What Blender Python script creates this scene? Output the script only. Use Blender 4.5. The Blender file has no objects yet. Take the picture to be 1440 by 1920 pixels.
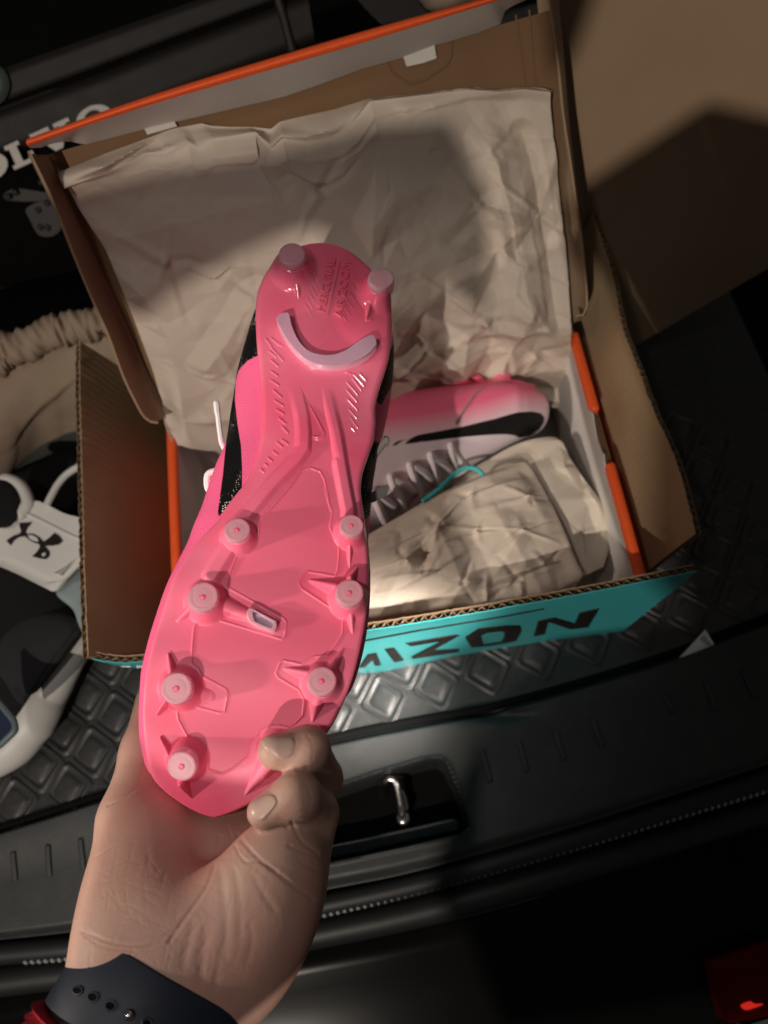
import bpy, math, random
import numpy as np
from mathutils import Vector, Matrix, noise as mnoise
from mathutils.bvhtree import BVHTree
from mathutils.geometry import delaunay_2d_cdt, tessellate_polygon

# ------------------------------------------------------------------ camera, world, lamps, exposure
scene = bpy.context.scene
COL = scene.collection
FPX = 1441.0                                    # focal length in pixels of a 1440 x 1920 frame
CP = np.array([0.0, 0.0, 0.60])                 # lens position, trunk floor is z = 0
_p, _r = math.radians(64.0), math.radians(10.0)
_R = np.array([1, 0, 0.0]); _F = np.array([0, math.cos(_p), -math.sin(_p)]); _U = np.array([0, math.sin(_p), math.cos(_p)])
CR = math.cos(_r) * _R - math.sin(_r) * _U
CU = math.sin(_r) * _R + math.cos(_r) * _U
CF = _F
cam_d = bpy.data.cameras.new('camera'); cam = bpy.data.objects.new('camera', cam_d); COL.objects.link(cam)
cam_d.sensor_fit = 'VERTICAL'; cam_d.sensor_height = 36.0; cam_d.lens = FPX / 1920 * 36.0
cam_d.clip_start = 0.01; cam_d.clip_end = 60.0
cam_d.dof.use_dof = True; cam_d.dof.focus_distance = 0.36; cam_d.dof.aperture_fstop = 8.0
M4 = Matrix([[CR[0], CU[0], -CF[0], CP[0]], [CR[1], CU[1], -CF[1], CP[1]], [CR[2], CU[2], -CF[2], CP[2]], [0, 0, 0, 1]])
cam.matrix_world = M4
scene.camera = cam
scene.view_settings.view_transform = 'Standard'; scene.view_settings.look = 'None'
scene.view_settings.exposure = 0.0; scene.view_settings.gamma = 1.0
w = bpy.data.worlds.new('World'); scene.world = w; w.use_nodes = True
w.node_tree.nodes['Background'].inputs[0].default_value = (1.0, 0.93, 0.86, 1)
w.node_tree.nodes['Background'].inputs[1].default_value = 0.048

def lamp(name, kind, loc, target, energy, color, radius, spot=None, blend=0.3):
    d = bpy.data.lights.new(name, kind); d.energy = energy; d.color = color; d.shadow_soft_size = radius
    if kind == 'SPOT': d.spot_size = math.radians(spot); d.spot_blend = blend
    o = bpy.data.objects.new(name, d); COL.objects.link(o); o.location = loc
    o.rotation_euler = (Vector(target) - Vector(loc)).to_track_quat('-Z', 'Y').to_euler()
    return o
LAMP = np.array([-0.55, -1.05, 1.35])
lamp('garage_lamp', 'SPOT', LAMP, (-0.04, 0.25, 0.15), 60.0, (1.0, 0.89, 0.77), 0.010, 50, 0.4)
LAMP2 = np.array([-0.99, -0.02, 0.64])
lamp('doorway_lamp', 'SPOT', LAMP2, (-0.06, 0.135, 0.275), 27.0, (1.0, 0.89, 0.76), 0.020, 26, 0.8)
LAMP3 = np.array([-0.32, -0.08, 1.25])
lamp('overhead_fill', 'SPOT', LAMP3, (-0.080, 0.135, 0.27), 10.5, (1.0, 0.93, 0.87), 0.04, 40, 1.0)  # added overhead fill that brightens the held sole

lamp('mat_pool_fill', 'SPOT', (0.34, -0.22, 0.80), (-0.042, 0.150, 0.03), 190.0, (1.0, 0.91, 0.82), 0.02, 10, 1.0)  # added narrow spot for a bright pool on the mat and teal front

# ------------------------------------------------------------------ pixel -> space helpers
def A(p): return np.asarray(p, float)
def rays(q):
    q = A(q); x = (q[..., 0] - 720) / FPX; y = (960 - q[..., 1]) / FPX
    return CR * x[..., None] + CU * y[..., None] + CF
def PXD(q, d): return CP + rays(q) * (A(d)[..., None] if np.ndim(d) else d)
def ATZ(q, z):
    r = rays(q); z = A(z); return CP + r * ((z - CP[2]) / r[..., 2])[..., None]
def ATP(q, p0, n):
    r = rays(q); return CP + r * ((A(p0) - CP) @ A(n) / (r @ A(n)))[..., None]
def PROJ(P):
    d = A(P) - CP; z = d @ CF
    return np.stack([720 + FPX * (d @ CR) / z, 960 - FPX * (d @ CU) / z], -1)
def crop(x0, y0, s): return lambda pts: A(pts) / s + A([x0, y0])
K1 = crop(360, 420, 2.88); K2 = crop(240, 900, 2.88); K3 = crop(60, 1340, 2.1818)
KL = crop(0, 160, 3.0)       # lid left
KT = crop(440, 0, 2.1818)    # lid top
KB = crop(0, 780, 4.0)       # trainer
KM = crop(0, 1160, 4.364)    # mat on the left
KS = crop(640, 660, 2.769)   # boot in the box
KF = crop(640, 1040, 2.0)    # carton front
KG = crop(640, 640, 2.0)     # bundle paper
KR = crop(1000, 560, 3.311)  # right wall
KU = crop(640, 0, 1.8)       # upper right
KC = crop(0, 0, 2.571)       # case
KH = crop(540, 1060, 1.6)    # sill

def ATY(q, y):
    r = rays(q); y = A(y); return CP + r * ((y - CP[1]) / r[..., 1])[..., None]
def norm(v): v = A(v); return v / np.maximum(np.linalg.norm(v, axis=-1, keepdims=True), 1e-12)
def sstep(a, b, x): t = np.clip((x - a) / (b - a), 0, 1); return t * t * (3 - 2 * t)
def lerp(a, b, t): return a + (b - a) * t
def resample(P, n, closed=False, smooth=True):
    """arc-length resampling of a polyline, Catmull-Rom smoothed"""
    P = A(P)
    if closed: P = np.vstack([P, P[:1]])
    if smooth and len(P) > 2:
        if closed: E = np.vstack([P[-2], P, P[1]])
        else: E = np.vstack([2 * P[0] - P[1], P, 2 * P[-1] - P[-2]])
        out = []
        for i in range(1, len(E) - 2):
            p0, p1, p2, p3 = E[i - 1], E[i], E[i + 1], E[i + 2]
            t = np.linspace(0, 1, 12, endpoint=False)[:, None]
            out.append(0.5 * (2 * p1 + (p2 - p0) * t + (2 * p0 - 5 * p1 + 4 * p2 - p3) * t * t + (3 * p1 - p0 - 3 * p2 + p3) * t ** 3))
        P = np.vstack(out + [P[-1:]])
    s = np.r_[0, np.cumsum(np.linalg.norm(np.diff(P, axis=0), axis=1))]
    u = np.linspace(0, s[-1], n + 1 if closed else n)
    R = np.stack([np.interp(u, s, P[:, k]) for k in range(P.shape[1])], -1)
    return R[:-1] if closed else R
def dseg(Q, a, b):
    a, b = A(a), A(b); ab = b - a
    t = np.clip(((Q - a) @ ab) / max(ab @ ab, 1e-12), 0, 1)
    return np.linalg.norm(Q - a - t[:, None] * ab, axis=1), t
def dline(Q, P):
    d = np.full(len(Q), 1e9)
    for a, b in zip(P[:-1], P[1:]): d = np.minimum(d, dseg(Q, a, b)[0])
    return d
def dpoly(Q, P):
    """signed distance, negative inside"""
    P = A(P); d = np.full(len(Q), 1e9); ins = np.zeros(len(Q), bool)
    for a, b in zip(P, np.roll(P, -1, 0)):
        d = np.minimum(d, dseg(Q, a, b)[0])
        c = (a[1] > Q[:, 1]) != (b[1] > Q[:, 1])
        with np.errstate(divide='ignore', invalid='ignore'):
            xx = (b[0] - a[0]) * (Q[:, 1] - a[1]) / (b[1] - a[1]) + a[0]
        ins ^= c & (Q[:, 0] < xx)
    return np.where(ins, -d, d)

# ------------------------------------------------------------------ mesh helpers
def tag(o, label=None, cat=None, group=None, kind=None):
    if label: o['label'] = label
    if cat: o['category'] = cat
    if group: o['group'] = group
    if kind: o['kind'] = kind
    return o
def thing(name, label, cat, loc, group=None):
    o = bpy.data.objects.new(name, None); COL.objects.link(o); o.location = [float(v) for v in loc]; o.empty_display_size = 0.02
    return tag(o, label, cat, group)
def rootloc(o):
    L = np.zeros(3)
    while o is not None: L = L + A(o.location); o = o.parent
    return L
def raw(name, V, F):
    me = bpy.data.meshes.new(name); V = A(V)
    if isinstance(F, np.ndarray):
        me.vertices.add(len(V)); me.vertices.foreach_set('co', np.ascontiguousarray(V.ravel(), dtype=np.float32))
        k = F.shape[1]; me.loops.add(F.size); me.loops.foreach_set('vertex_index', np.ascontiguousarray(F.ravel(), dtype=np.int32))
        me.polygons.add(len(F)); me.polygons.foreach_set('loop_start', np.ascontiguousarray(np.arange(0, F.size, k), dtype=np.int32))
        me.update(calc_edges=True); me.validate()
    else:
        me.from_pydata([tuple(v) for v in V], [], [tuple(int(i) for i in f) for f in F]); me.update()
    return me
def mk(name, V, F, mat, parent=None, sharp=35, kind=None):
    """one mesh object whose world vertices are V"""
    V = A(V) - (rootloc(parent) if parent else 0)
    me = raw(name, V, F); me.materials.append(mat)
    me.shade_smooth()
    if sharp is not None: me.set_sharp_from_angle(angle=math.radians(sharp))
    o = bpy.data.objects.new(name, me); COL.objects.link(o)
    if parent: o.parent = parent
    if kind: o['kind'] = kind
    return o
def attr(o, name, vals):
    a = o.data.attributes.new(name, 'FLOAT', 'POINT'); a.data.foreach_set('value', np.ascontiguousarray(A(vals).ravel(), dtype=np.float32))
class MB:
    """collects pieces into one mesh"""
    def __init__(s): s.V = []; s.F = []; s.n = 0
    def add(s, V, F):
        V = A(V); s.V.append(V); s.F += [tuple(int(i) + s.n for i in f) for f in F]; s.n += len(V); return s
    def build(s, name, mat, parent=None, sharp=35, kind=None): return mk(name, np.vstack(s.V), s.F, mat, parent, sharp, kind)
def gridF(n, m, wrapm=False, flip=False):
    i, j = np.meshgrid(np.arange(n - 1), np.arange(m if wrapm else m - 1), indexing='ij'); j2 = (j + 1) % m
    F = np.stack([i * m + j, i * m + j2, (i + 1) * m + j2, (i + 1) * m + j], -1).reshape(-1, 4)
    return F[:, ::-1].copy() if flip else F
def coons(T, B, L, R, n, m):
    """patch from four edges of 3D points: T,B left to right; L,R top to bottom -> (n rows, m cols, 3)"""
    T, B = resample(T, m), resample(B, m); L, R = resample(L, n), resample(R, n)
    s = np.linspace(0, 1, m)[None, :, None]; t = np.linspace(0, 1, n)[:, None, None]
    return (T[None] * (1 - t) + B[None] * t + L[:, None] * (1 - s) + R[:, None] * s
            - (T[0] * (1 - s) * (1 - t) + T[-1] * s * (1 - t) + B[0] * (1 - s) * t + B[-1] * s * t))
def gnormal(G):
    du = np.gradient(G, axis=1); dv = np.gradient(G, axis=0); return norm(np.cross(dv, du))
def sheet(name, G, thick, mat, parent=None, sharp=40, kind=None):
    """a grid with thickness; the back lies away from the camera"""
    n, m = G.shape[:2]; N = gnormal(G)
    if np.mean(np.sum(N * (CP - G), -1)) < 0: N = -N
    Fv = gridF(n, m); B = G - N * thick
    V = np.vstack([G.reshape(-1, 3), B.reshape(-1, 3)]); k = n * m
    a, b, c = G[0, 0], G[0, 1], G[1, 0]
    if np.dot(np.cross(b - a, c - a), N[0, 0]) > 0: Fv = Fv
    else: Fv = Fv[:, ::-1]
    rim = [j for j in range(m)] + [i * m + m - 1 for i in range(1, n)] + [(n - 1) * m + j for j in range(m - 2, -1, -1)] + [i * m for i in range(n - 2, 0, -1)]
    rim = np.array(rim); r2 = np.roll(rim, -1)
    S = np.stack([rim, r2, r2 + k, rim + k], -1)
    return mk(name, V, np.vstack([Fv, Fv[:, ::-1] + k, S]).astype(int), mat, parent, sharp, kind)
def tube(P, r, k=10, ends=True, flat=1.0, up=None):
    P = A(P); n = len(P); r = np.broadcast_to(A(r), (n,)).astype(float)
    T = norm(np.gradient(P, axis=0)); V = []
    u = A(up) if up is not None else (A([0, 0, 1.0]) if abs(T[0, 2]) < .9 else A([1.0, 0, 0]))
    for i in range(n):
        s = norm(np.cross(T[i], u)); b = np.cross(s, T[i])
        if up is None: u = b
        a = np.linspace(0, 2 * math.pi, k, endpoint=False)[:, None]
        V.append(P[i] + r[i] * (np.cos(a) * s + np.sin(a) * b * flat))
    F = [tuple(f) for f in gridF(n, k, True)]
    V = np.vstack(V)
    if ends: F += [tuple(range(k - 1, -1, -1)), tuple((n - 1) * k + j for j in range(k))]
    return V, F
def capsule(P, r, k=10, flat=1.0, up=None):
    """tube with rounded ends"""
    P = A(P); n = len(P); r = np.broadcast_to(A(r), (n,)).astype(float)
    a = norm(P[0] - P[1]); b = norm(P[-1] - P[-2]); ang = [0.35, 0.75, 1.1, 1.4]
    P2 = [P[0] + a * r[0] * math.sin(t) for t in ang[::-1]] + list(P) + [P[-1] + b * r[-1] * math.sin(t) for t in ang]
    r2 = [r[0] * math.cos(t) for t in ang[::-1]] + list(r) + [r[-1] * math.cos(t) for t in ang]
    return tube(P2, r2, k, True, flat, up)
def prism(P, off, back=None):
    """closed slab from a 3D outline: front face P, back face P + off"""
    P = A(P); Q = (P + A(off)) if back is None else A(back); n = len(P)
    tri = tessellate_polygon([[Vector(p) for p in P]])
    F = [tuple(t) for t in tri]; c = norm(A(off) if back is None else (Q - P).mean(0))
    f0 = F[0]; nn = np.cross(P[f0[1]] - P[f0[0]], P[f0[2]] - P[f0[0]])
    if nn @ c > 0: F = [f[::-1] for f in F]
    G = [tuple(i + n for i in f[::-1]) for f in F]
    area = sum(np.cross(P[i], P[(i + 1) % n]) for i in range(n)) @ c
    S = [(i, (i + 1) % n, (i + 1) % n + n, i + n) for i in range(n)]
    if area < 0: S = [s[::-1] for s in S]
    return np.vstack([P, Q]), F + G + S
def ringprism(Po, Pi, off):
    """slab between an outer and an inner outline of equal length"""
    Po, Pi = A(Po), A(Pi); n = len(Po); off = A(off)
    V = np.vstack([Po, Pi, Po + off, Pi + off]); F = []
    for i in range(n):
        j = (i + 1) % n
        F += [(i, j, n + j, n + i), (2 * n + i, 3 * n + i, 3 * n + j, 2 * n + j), (i, 2 * n + i, 2 * n + j, j), (n + i, n + j, 3 * n + j, 3 * n + i)]
    return V, F
def box(c, ex, ey, ez):
    """box from centre and three half-axis vectors"""
    c, ex, ey, ez = A(c), A(ex), A(ey), A(ez)
    V = [c + a * ex + b * ey + d * ez for a in (-1, 1) for b in (-1, 1) for d in (-1, 1)]
    F = [(0, 1, 3, 2), (4, 6, 7, 5), (0, 4, 5, 1), (2, 3, 7, 6), (0, 2, 6, 4), (1, 5, 7, 3)]
    return A(V), F
def bevel(o, wd, seg=2):
    m = o.modifiers.new('bevel', 'BEVEL'); m.width = wd; m.segments = seg; m.limit_method = 'ANGLE'; m.angle_limit = math.radians(35)
    return o
def dome(outline, up, h, rings=14, p=2.2, back=0.0, seed=0, rough=0.0):
    """inflated body over a star-shaped 3D outline; up = direction of the bulge, back = depth of the underside"""
    O = A(outline); c = O.mean(0); n = len(O); up = A(up); V = [c + up * h]; F = []
    rr = np.linspace(0, 1, rings + 1)[1:]
    for r in rr: V += list(c + (O - c) * r + up * h * (1 - r ** p) ** (1 / p))
    rb = np.linspace(1, 0, rings // 2 + 1)[1:-1]
    for r in rb: V += list(c + (O - c) * r - up * back * (1 - r ** p) ** (1 / p))
    V.append(c - up * back)
    for j in range(n): F.append((0, 1 + j, 1 + (j + 1) % n))
    K = rings + len(rb)
    for i in range(K - 1):
        for j in range(n):
            a = 1 + i * n; F.append((a + j, a + n + j, a + n + (j + 1) % n, a + (j + 1) % n))
    a = 1 + (K - 1) * n
    for j in range(n): F.append((a + j, len(V) - 1, a + (j + 1) % n))
    if (np.cross(A(V[1]) - V[0], A(V[2]) - V[0]) @ up) < 0: F = [f[::-1] for f in F]
    return A(V), F
def bvh_of(o):
    me = o.data; L = rootloc(o)
    return BVHTree.FromPolygons([Vector(v.co) + Vector(L) for v in me.vertices], [tuple(p.vertices) for p in me.polygons])
def cast(q, bvh, off=0.0003):
    out = []
    for r in np.atleast_2d(rays(q)):
        h = bvh.ray_cast(Vector(CP), Vector(r).normalized())
        if h[0] is None: out.append(out[-1] if out else CP + r * .6); continue
        n = h[1] if h[1].dot(Vector(r)) < 0 else -h[1]
        out.append(A(h[0]) + A(n) * off)
    return A(out)
def plnoise(S, T, count, seed, soft=0.0):
    """piecewise-linear random field on [0,1]^2 (creased paper facets)"""
    rng = np.random.default_rng(seed)
    P = rng.random((count, 2)) * 1.2 - .1; P = np.vstack([P, [[-.2, -.2], [1.2, -.2], [1.2, 1.2], [-.2, 1.2], [.5, -.2], [.5, 1.2], [-.2, .5], [1.2, .5]]])
    H = rng.standard_normal(len(P))
    tri = delaunay_2d_cdt([Vector(p) for p in P], [], [], 0, 1e-6)
    VV = A([v[:] for v in tri[0]]); H = H[:len(VV)] if len(VV) <= len(H) else np.r_[H, np.zeros(len(VV) - len(H))]
    out = np.zeros(S.shape)
    for f in tri[2]:
        a, b, c = VV[f[0]], VV[f[1]], VV[f[2]]
        lo, hi = np.minimum(np.minimum(a, b), c), np.maximum(np.maximum(a, b), c)
        m = (S >= lo[0]) & (S <= hi[0]) & (T >= lo[1]) & (T <= hi[1])
        if not m.any(): continue
        x, y = S[m], T[m]; d = (b[1] - c[1]) * (a[0] - c[0]) + (c[0] - b[0]) * (a[1] - c[1])
        if abs(d) < 1e-12: continue
        u = ((b[1] - c[1]) * (x - c[0]) + (c[0] - b[0]) * (y - c[1])) / d
        v = ((c[1] - a[1]) * (x - c[0]) + (a[0] - c[0]) * (y - c[1])) / d
        ww = 1 - u - v; ok = (u >= -1e-9) & (v >= -1e-9) & (ww >= -1e-9)
        val = out[m]; val[ok] = (u * H[f[0]] + v * H[f[1]] + ww * H[f[2]])[ok]; out[m] = val
    return out
def blur(Z, k):
    for _ in range(k):
        P = np.pad(Z, 1, mode='edge'); Z = (P[:-2, 1:-1] + P[2:, 1:-1] + P[1:-1, :-2] + P[1:-1, 2:] + 4 * P[1:-1, 1:-1]) / 8
    return Z

# ------------------------------------------------------------------ materials
def mat(name, color, rough=0.5, spec=0.5, metal=0.0, **k):
    """principled with optional colour noise, bump noise, sheen, coat, sss, transmission"""
    m = bpy.data.materials.new(name); m.use_nodes = True; nt = m.node_tree; N, L = nt.nodes, nt.links
    b = N['Principled BSDF']; b.inputs['Base Color'].default_value = (*color, 1); b.inputs['Roughness'].default_value = rough
    b.inputs['Metallic'].default_value = metal; b.inputs['Specular IOR Level'].default_value = spec
    if 'coat' in k: b.inputs['Coat Weight'].default_value = k['coat']; b.inputs['Coat Roughness'].default_value = k.get('coat_rough', 0.15)
    if 'sss' in k:
        b.inputs['Subsurface Weight'].default_value = k['sss']; b.inputs['Subsurface Scale'].default_value = k.get('sss_scale', 0.004)
        b.inputs['Subsurface Radius'].default_value = k.get('sss_r', (1.0, 0.35, 0.2))
    if 'trans' in k: b.inputs['Transmission Weight'].default_value = k['trans']; b.inputs['IOR'].default_value = k.get('ior', 1.45)
    if 'sheen' in k: b.inputs['Sheen Weight'].default_value = k['sheen']
    if 'emit' in k: b.inputs['Emission Color'].default_value = (*k['emit'], 1); b.inputs['Emission Strength'].default_value = k.get('emit_s', 1)
    tc = N.new('ShaderNodeTexCoord')
    if 'var' in k:      # second colour mixed in by noise
        nz = N.new('ShaderNodeTexNoise'); nz.inputs['Scale'].default_value = k.get('var_scale', 30); nz.inputs['Detail'].default_value = 6
        rp = N.new('ShaderNodeValToRGB'); rp.color_ramp.elements[0].position = k.get('var_lo', .35); rp.color_ramp.elements[1].position = k.get('var_hi', .7)
        rp.color_ramp.elements[0].color = (*color, 1); rp.color_ramp.elements[1].color = (*k['var'], 1)
        L.new(tc.outputs['Object'], nz.inputs['Vector']); L.new(nz.outputs['Fac'], rp.inputs['Fac']); L.new(rp.outputs['Color'], b.inputs['Base Color'])
    if 'bump' in k:
        typ = k.get('bump_type', 'noise')
        if typ == 'noise':
            t = N.new('ShaderNodeTexNoise'); t.inputs['Detail'].default_value = k.get('bump_detail', 5); out = t.outputs['Fac']
        else:
            t = N.new('ShaderNodeTexVoronoi'); t.feature = 'DISTANCE_TO_EDGE' if typ == 'cell' else 'F1'; out = t.outputs['Distance']
        t.inputs['Scale'].default_value = k.get('bump_scale', 400)
        bp = N.new('ShaderNodeBump'); bp.inputs['Strength'].default_value = k['bump']; bp.inputs['Distance'].default_value = k.get('bump_dist', 0.0005)
        L.new(tc.outputs['Object'], t.inputs['Vector']); L.new(out, bp.inputs['Height']); L.new(bp.outputs['Normal'], b.inputs['Normal'])
    if 'flute' in k:    # faint lines of the corrugation under the liner
        wv = N.new('ShaderNodeTexWave'); wv.bands_direction = k.get('flute_dir', 'Y'); wv.inputs['Scale'].default_value = k['flute']; wv.inputs['Distortion'].default_value = 0.6
        b2_ = N.new('ShaderNodeBump'); b2_.inputs['Strength'].default_value = 0.10; b2_.inputs['Distance'].default_value = 0.0008
        L.new(tc.outputs['Object'], wv.inputs['Vector']); L.new(wv.outputs['Fac'], b2_.inputs['Height'])
        if b.inputs['Normal'].is_linked: L.new(b.inputs['Normal'].links[0].from_socket, b2_.inputs['Normal'])
        L.new(b2_.outputs['Normal'], b.inputs['Normal'])
    if 'rough_var' in k:
        nz = N.new('ShaderNodeTexNoise'); nz.inputs['Scale'].default_value = k.get('rough_scale', 60); nz.inputs['Detail'].default_value = 5
        mr = N.new('ShaderNodeMapRange'); mr.inputs['To Min'].default_value = rough - k['rough_var']; mr.inputs['To Max'].default_value = rough + k['rough_var']
        L.new(tc.outputs['Object'], nz.inputs['Vector']); L.new(nz.outputs['Fac'], mr.inputs['Value']); L.new(mr.outputs['Result'], b.inputs['Roughness'])
    return m
def attr_mix(m, name, color, lo, hi):
    """mix a second colour in by a vertex attribute (printed areas of an object)"""
    nt = m.node_tree; N, L = nt.nodes, nt.links; b = N['Principled BSDF']
    at = N.new('ShaderNodeAttribute'); at.attribute_name = name
    mr = N.new('ShaderNodeMapRange'); mr.inputs['From Min'].default_value = lo; mr.inputs['From Max'].default_value = hi
    mx = N.new('ShaderNodeMix'); mx.data_type = 'RGBA'; s = b.inputs['Base Color']
    if s.is_linked: L.new(s.links[0].from_socket, mx.inputs['A'])
    else: mx.inputs['A'].default_value = s.default_value[:]
    if isinstance(color, tuple): mx.inputs['B'].default_value = (*color, 1)
    else: L.new(color, mx.inputs['B'])
    L.new(at.outputs['Fac'], mr.inputs['Value']); L.new(mr.outputs['Result'], mx.inputs['Factor']); L.new(mx.outputs['Result'], b.inputs['Base Color'])
    return mr

PINK = (0.95, 0.205, 0.325)
M = {}
M['sole'] = mat('pink_sole', PINK, 0.40, 0.45, sss=0.12, sss_scale=0.003, sss_r=(1, .3, .3), bump=0.05, bump_scale=900, var=(0.88, 0.10, 0.20), var_scale=25)
M['sole_gloss'] = M['sole']
M['upper'] = mat('pink_knit', (0.93, 0.135, 0.30), 0.66, 0.2, bump=0.5, bump_scale=1500, bump_type='f1', bump_dist=0.0004)
M['upper2'] = mat('pink_knit_fading', (0.93, 0.17, 0.30), 0.55, 0.35, bump=0.4, bump_scale=1500, bump_type='f1', bump_dist=0.0003)
M['black_knit'] = mat('black_print', (0.006, 0.006, 0.007), 0.6, 0.4, bump=0.6, bump_scale=900, bump_type='f1')
M['stud'] = mat('clear_stud', (0.98, 0.72, 0.82), 0.42, 0.5, trans=0.62, ior=1.4)
M['stud_core'] = mat('stud_core', (0.90, 0.13, 0.24), 0.4, 0.5)
M['crescent'] = mat('clear_heel_bar', (0.86, 0.74, 0.92), 0.15, 0.6, trans=0.6, ior=1.45)
M['lace'] = mat('pale_lace', (0.90, 0.81, 0.84), 0.8, 0.2, bump=0.6, bump_scale=2500, bump_dist=0.0003)
M['grey_tab'] = mat('grey_tab', (0.30, 0.27, 0.26), 0.7, 0.3, bump=0.4, bump_scale=1800)
M['teal_cord'] = mat('teal_cord', (0.05, 0.42, 0.44), 0.55, 0.4)
M['skin'] = mat('skin', (0.50, 0.30, 0.238), 0.52, 0.34, sss=0.22, sss_scale=0.004, var=(0.45, 0.225, 0.18), var_scale=28, var_lo=.42, var_hi=.75, bump=0.30, bump_type='cell', bump_scale=380, bump_dist=0.0003)
M['nail'] = mat('fingernail', (0.47, 0.315, 0.262), 0.34, 0.45, coat=0.05, sss=0.2, sss_scale=0.003)
M['strap'] = mat('navy_rubber', (0.012, 0.017, 0.032), 0.55, 0.4, bump=0.08, bump_scale=900)
M['steel'] = mat('steel', (0.75, 0.72, 0.70), 0.22, 0.5, 1.0)
M['red_knit'] = mat('red_knit', (0.28, 0.012, 0.022), 0.85, 0.2, bump=1.0, bump_scale=700, bump_dist=0.001)
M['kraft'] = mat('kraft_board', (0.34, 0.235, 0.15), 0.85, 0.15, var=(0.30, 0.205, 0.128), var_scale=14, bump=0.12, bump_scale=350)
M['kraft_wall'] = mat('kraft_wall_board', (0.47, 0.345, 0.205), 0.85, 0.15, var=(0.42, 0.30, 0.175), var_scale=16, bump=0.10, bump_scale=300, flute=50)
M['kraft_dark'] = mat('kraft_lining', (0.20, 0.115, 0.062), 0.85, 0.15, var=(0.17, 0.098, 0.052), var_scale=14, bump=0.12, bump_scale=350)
M['kraft_light'] = mat('kraft_edge', (0.24, 0.165, 0.10), 0.9, 0.1, var=(0.13, 0.085, 0.05), var_scale=250, bump=0.5, bump_scale=900)
M['teal'] = mat('teal_print', (0.06, 0.44, 0.46), 0.30, 0.5, rough_var=0.08, bump=0.05, bump_scale=120, bump_dist=0.001)
M['ink'] = mat('dark_ink', (0.016, 0.012, 0.011), 0.42, 0.4)
M['white_ink'] = mat('white_ink', (0.75, 0.74, 0.72), 0.5, 0.4)
M['orange'] = mat('orange_print', (0.90, 0.115, 0.022), 0.5, 0.4, var=(0.78, 0.092, 0.018), var_scale=300, var_lo=.5, var_hi=.9)
M['white_board'] = mat('white_board', (0.60, 0.565, 0.53), 0.7, 0.3, var=(0.54, 0.50, 0.47), var_scale=20, bump=0.05, bump_scale=200)
M['paper'] = mat('wrapping_paper', (0.58, 0.495, 0.415), 0.62, 0.35, var=(0.55, 0.465, 0.385), var_scale=35, bump=0.25, bump_scale=60, bump_dist=0.0025, bump_detail=2)
M['paper2'] = mat('wrapping_paper_pale', (0.68, 0.60, 0.50), 0.72, 0.3, var=(0.64, 0.56, 0.465), var_scale=35, bump=0.25, bump_scale=60, bump_dist=0.0025, bump_detail=2)
M['mat'] = mat('quilted_leatherette', (0.040, 0.040, 0.041), 0.40, 0.5, bump=0.35, bump_type='cell', bump_scale=700, bump_dist=0.0004, rough_var=0.10, var=(0.062, 0.060, 0.057), var_scale=160, var_lo=.5, var_hi=.8)
M['carpet'] = mat('black_carpet', (0.007, 0.007, 0.007), 0.95, 0.1, bump=0.8, bump_scale=800, bump_dist=0.001)
M['plastic'] = mat('black_grained_plastic', (0.027, 0.029, 0.030), 0.48, 0.5, bump=0.35, bump_scale=900, bump_dist=0.0005, rough_var=0.12, var=(0.045, 0.045, 0.043), var_scale=70, var_lo=.5, var_hi=.85)
M['rubber'] = mat('black_rubber', (0.014, 0.015, 0.016), 0.5, 0.45, bump=0.1, bump_scale=300)
M['paint'] = mat('black_car_paint', (0.0035, 0.0035, 0.0035), 0.22, 0.10)
M['dot'] = mat('seal_bead', (0.36, 0.36, 0.36), 0.35, 0.5)
M['red_lens'] = mat('red_lens', (0.05, 0.0012, 0.0014), 0.25, 0.1, emit=(1, 0.02, 0.03), emit_s=0.003)
M['red_lit'] = mat('red_lit_lens', (0.5, 0.01, 0.01), 0.2, 0.5, emit=(1, 0.03, 0.02), emit_s=0.5)
M['tarmac'] = mat('tarmac', (0.012, 0.012, 0.012), 0.9, 0.2, bump=0.8, bump_scale=300, bump_dist=0.002)
M['leather'] = mat('dark_leatherette', (0.022, 0.018, 0.017), 0.55, 0.2, bump=0.3, bump_type='cell', bump_scale=500, bump_dist=0.0004, rough_var=0.06)
M['case_black'] = mat('case_black', (0.0035, 0.003, 0.003), 0.8, 0.04, bump=0.3, bump_type='cell', bump_scale=500, bump_dist=0.0004)
M['letter_white'] = mat('letter_white', (0.58, 0.55, 0.52), 0.6, 0.3)
M['bronze'] = mat('dull_chrome', (0.020, 0.014, 0.013), 0.5, 0.25)
M['green'] = mat('dark_green', (0.05, 0.07, 0.055), 0.5, 0.4)
M['cloth'] = mat('tan_cloth', (0.33, 0.25, 0.185), 0.9, 0.15, bump=0.5, bump_scale=700, var=(0.28, 0.21, 0.155), var_scale=40)
M['cloth_edge'] = mat('grey_green_binding', (0.07, 0.075, 0.068), 0.8, 0.2, bump=0.4, bump_scale=700)
M['white_leather'] = mat('white_leather', (0.66, 0.64, 0.61), 0.45, 0.4, bump=0.15, bump_type='cell', bump_scale=450, bump_dist=0.0004)
M['black_fabric'] = mat('black_fabric', (0.012, 0.012, 0.013), 0.9, 0.2, bump=0.6, bump_scale=900, bump_dist=0.0006)
M['charcoal_fabric'] = mat('charcoal_fabric', (0.028, 0.028, 0.030), 0.9, 0.2, bump=0.6, bump_scale=900, bump_dist=0.0006)
M['pale_blue'] = mat('pale_blue_lining', (0.30, 0.36, 0.37), 0.7, 0.3)
M['navy_plastic'] = mat('navy_plastic', (0.02, 0.03, 0.07), 0.35, 0.5)
M['clear_rim'] = mat('grey_rim', (0.12, 0.16, 0.17), 0.3, 0.5)
M['label'] = mat('label_paper', (0.85, 0.87, 0.83), 0.7, 0.3)
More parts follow.
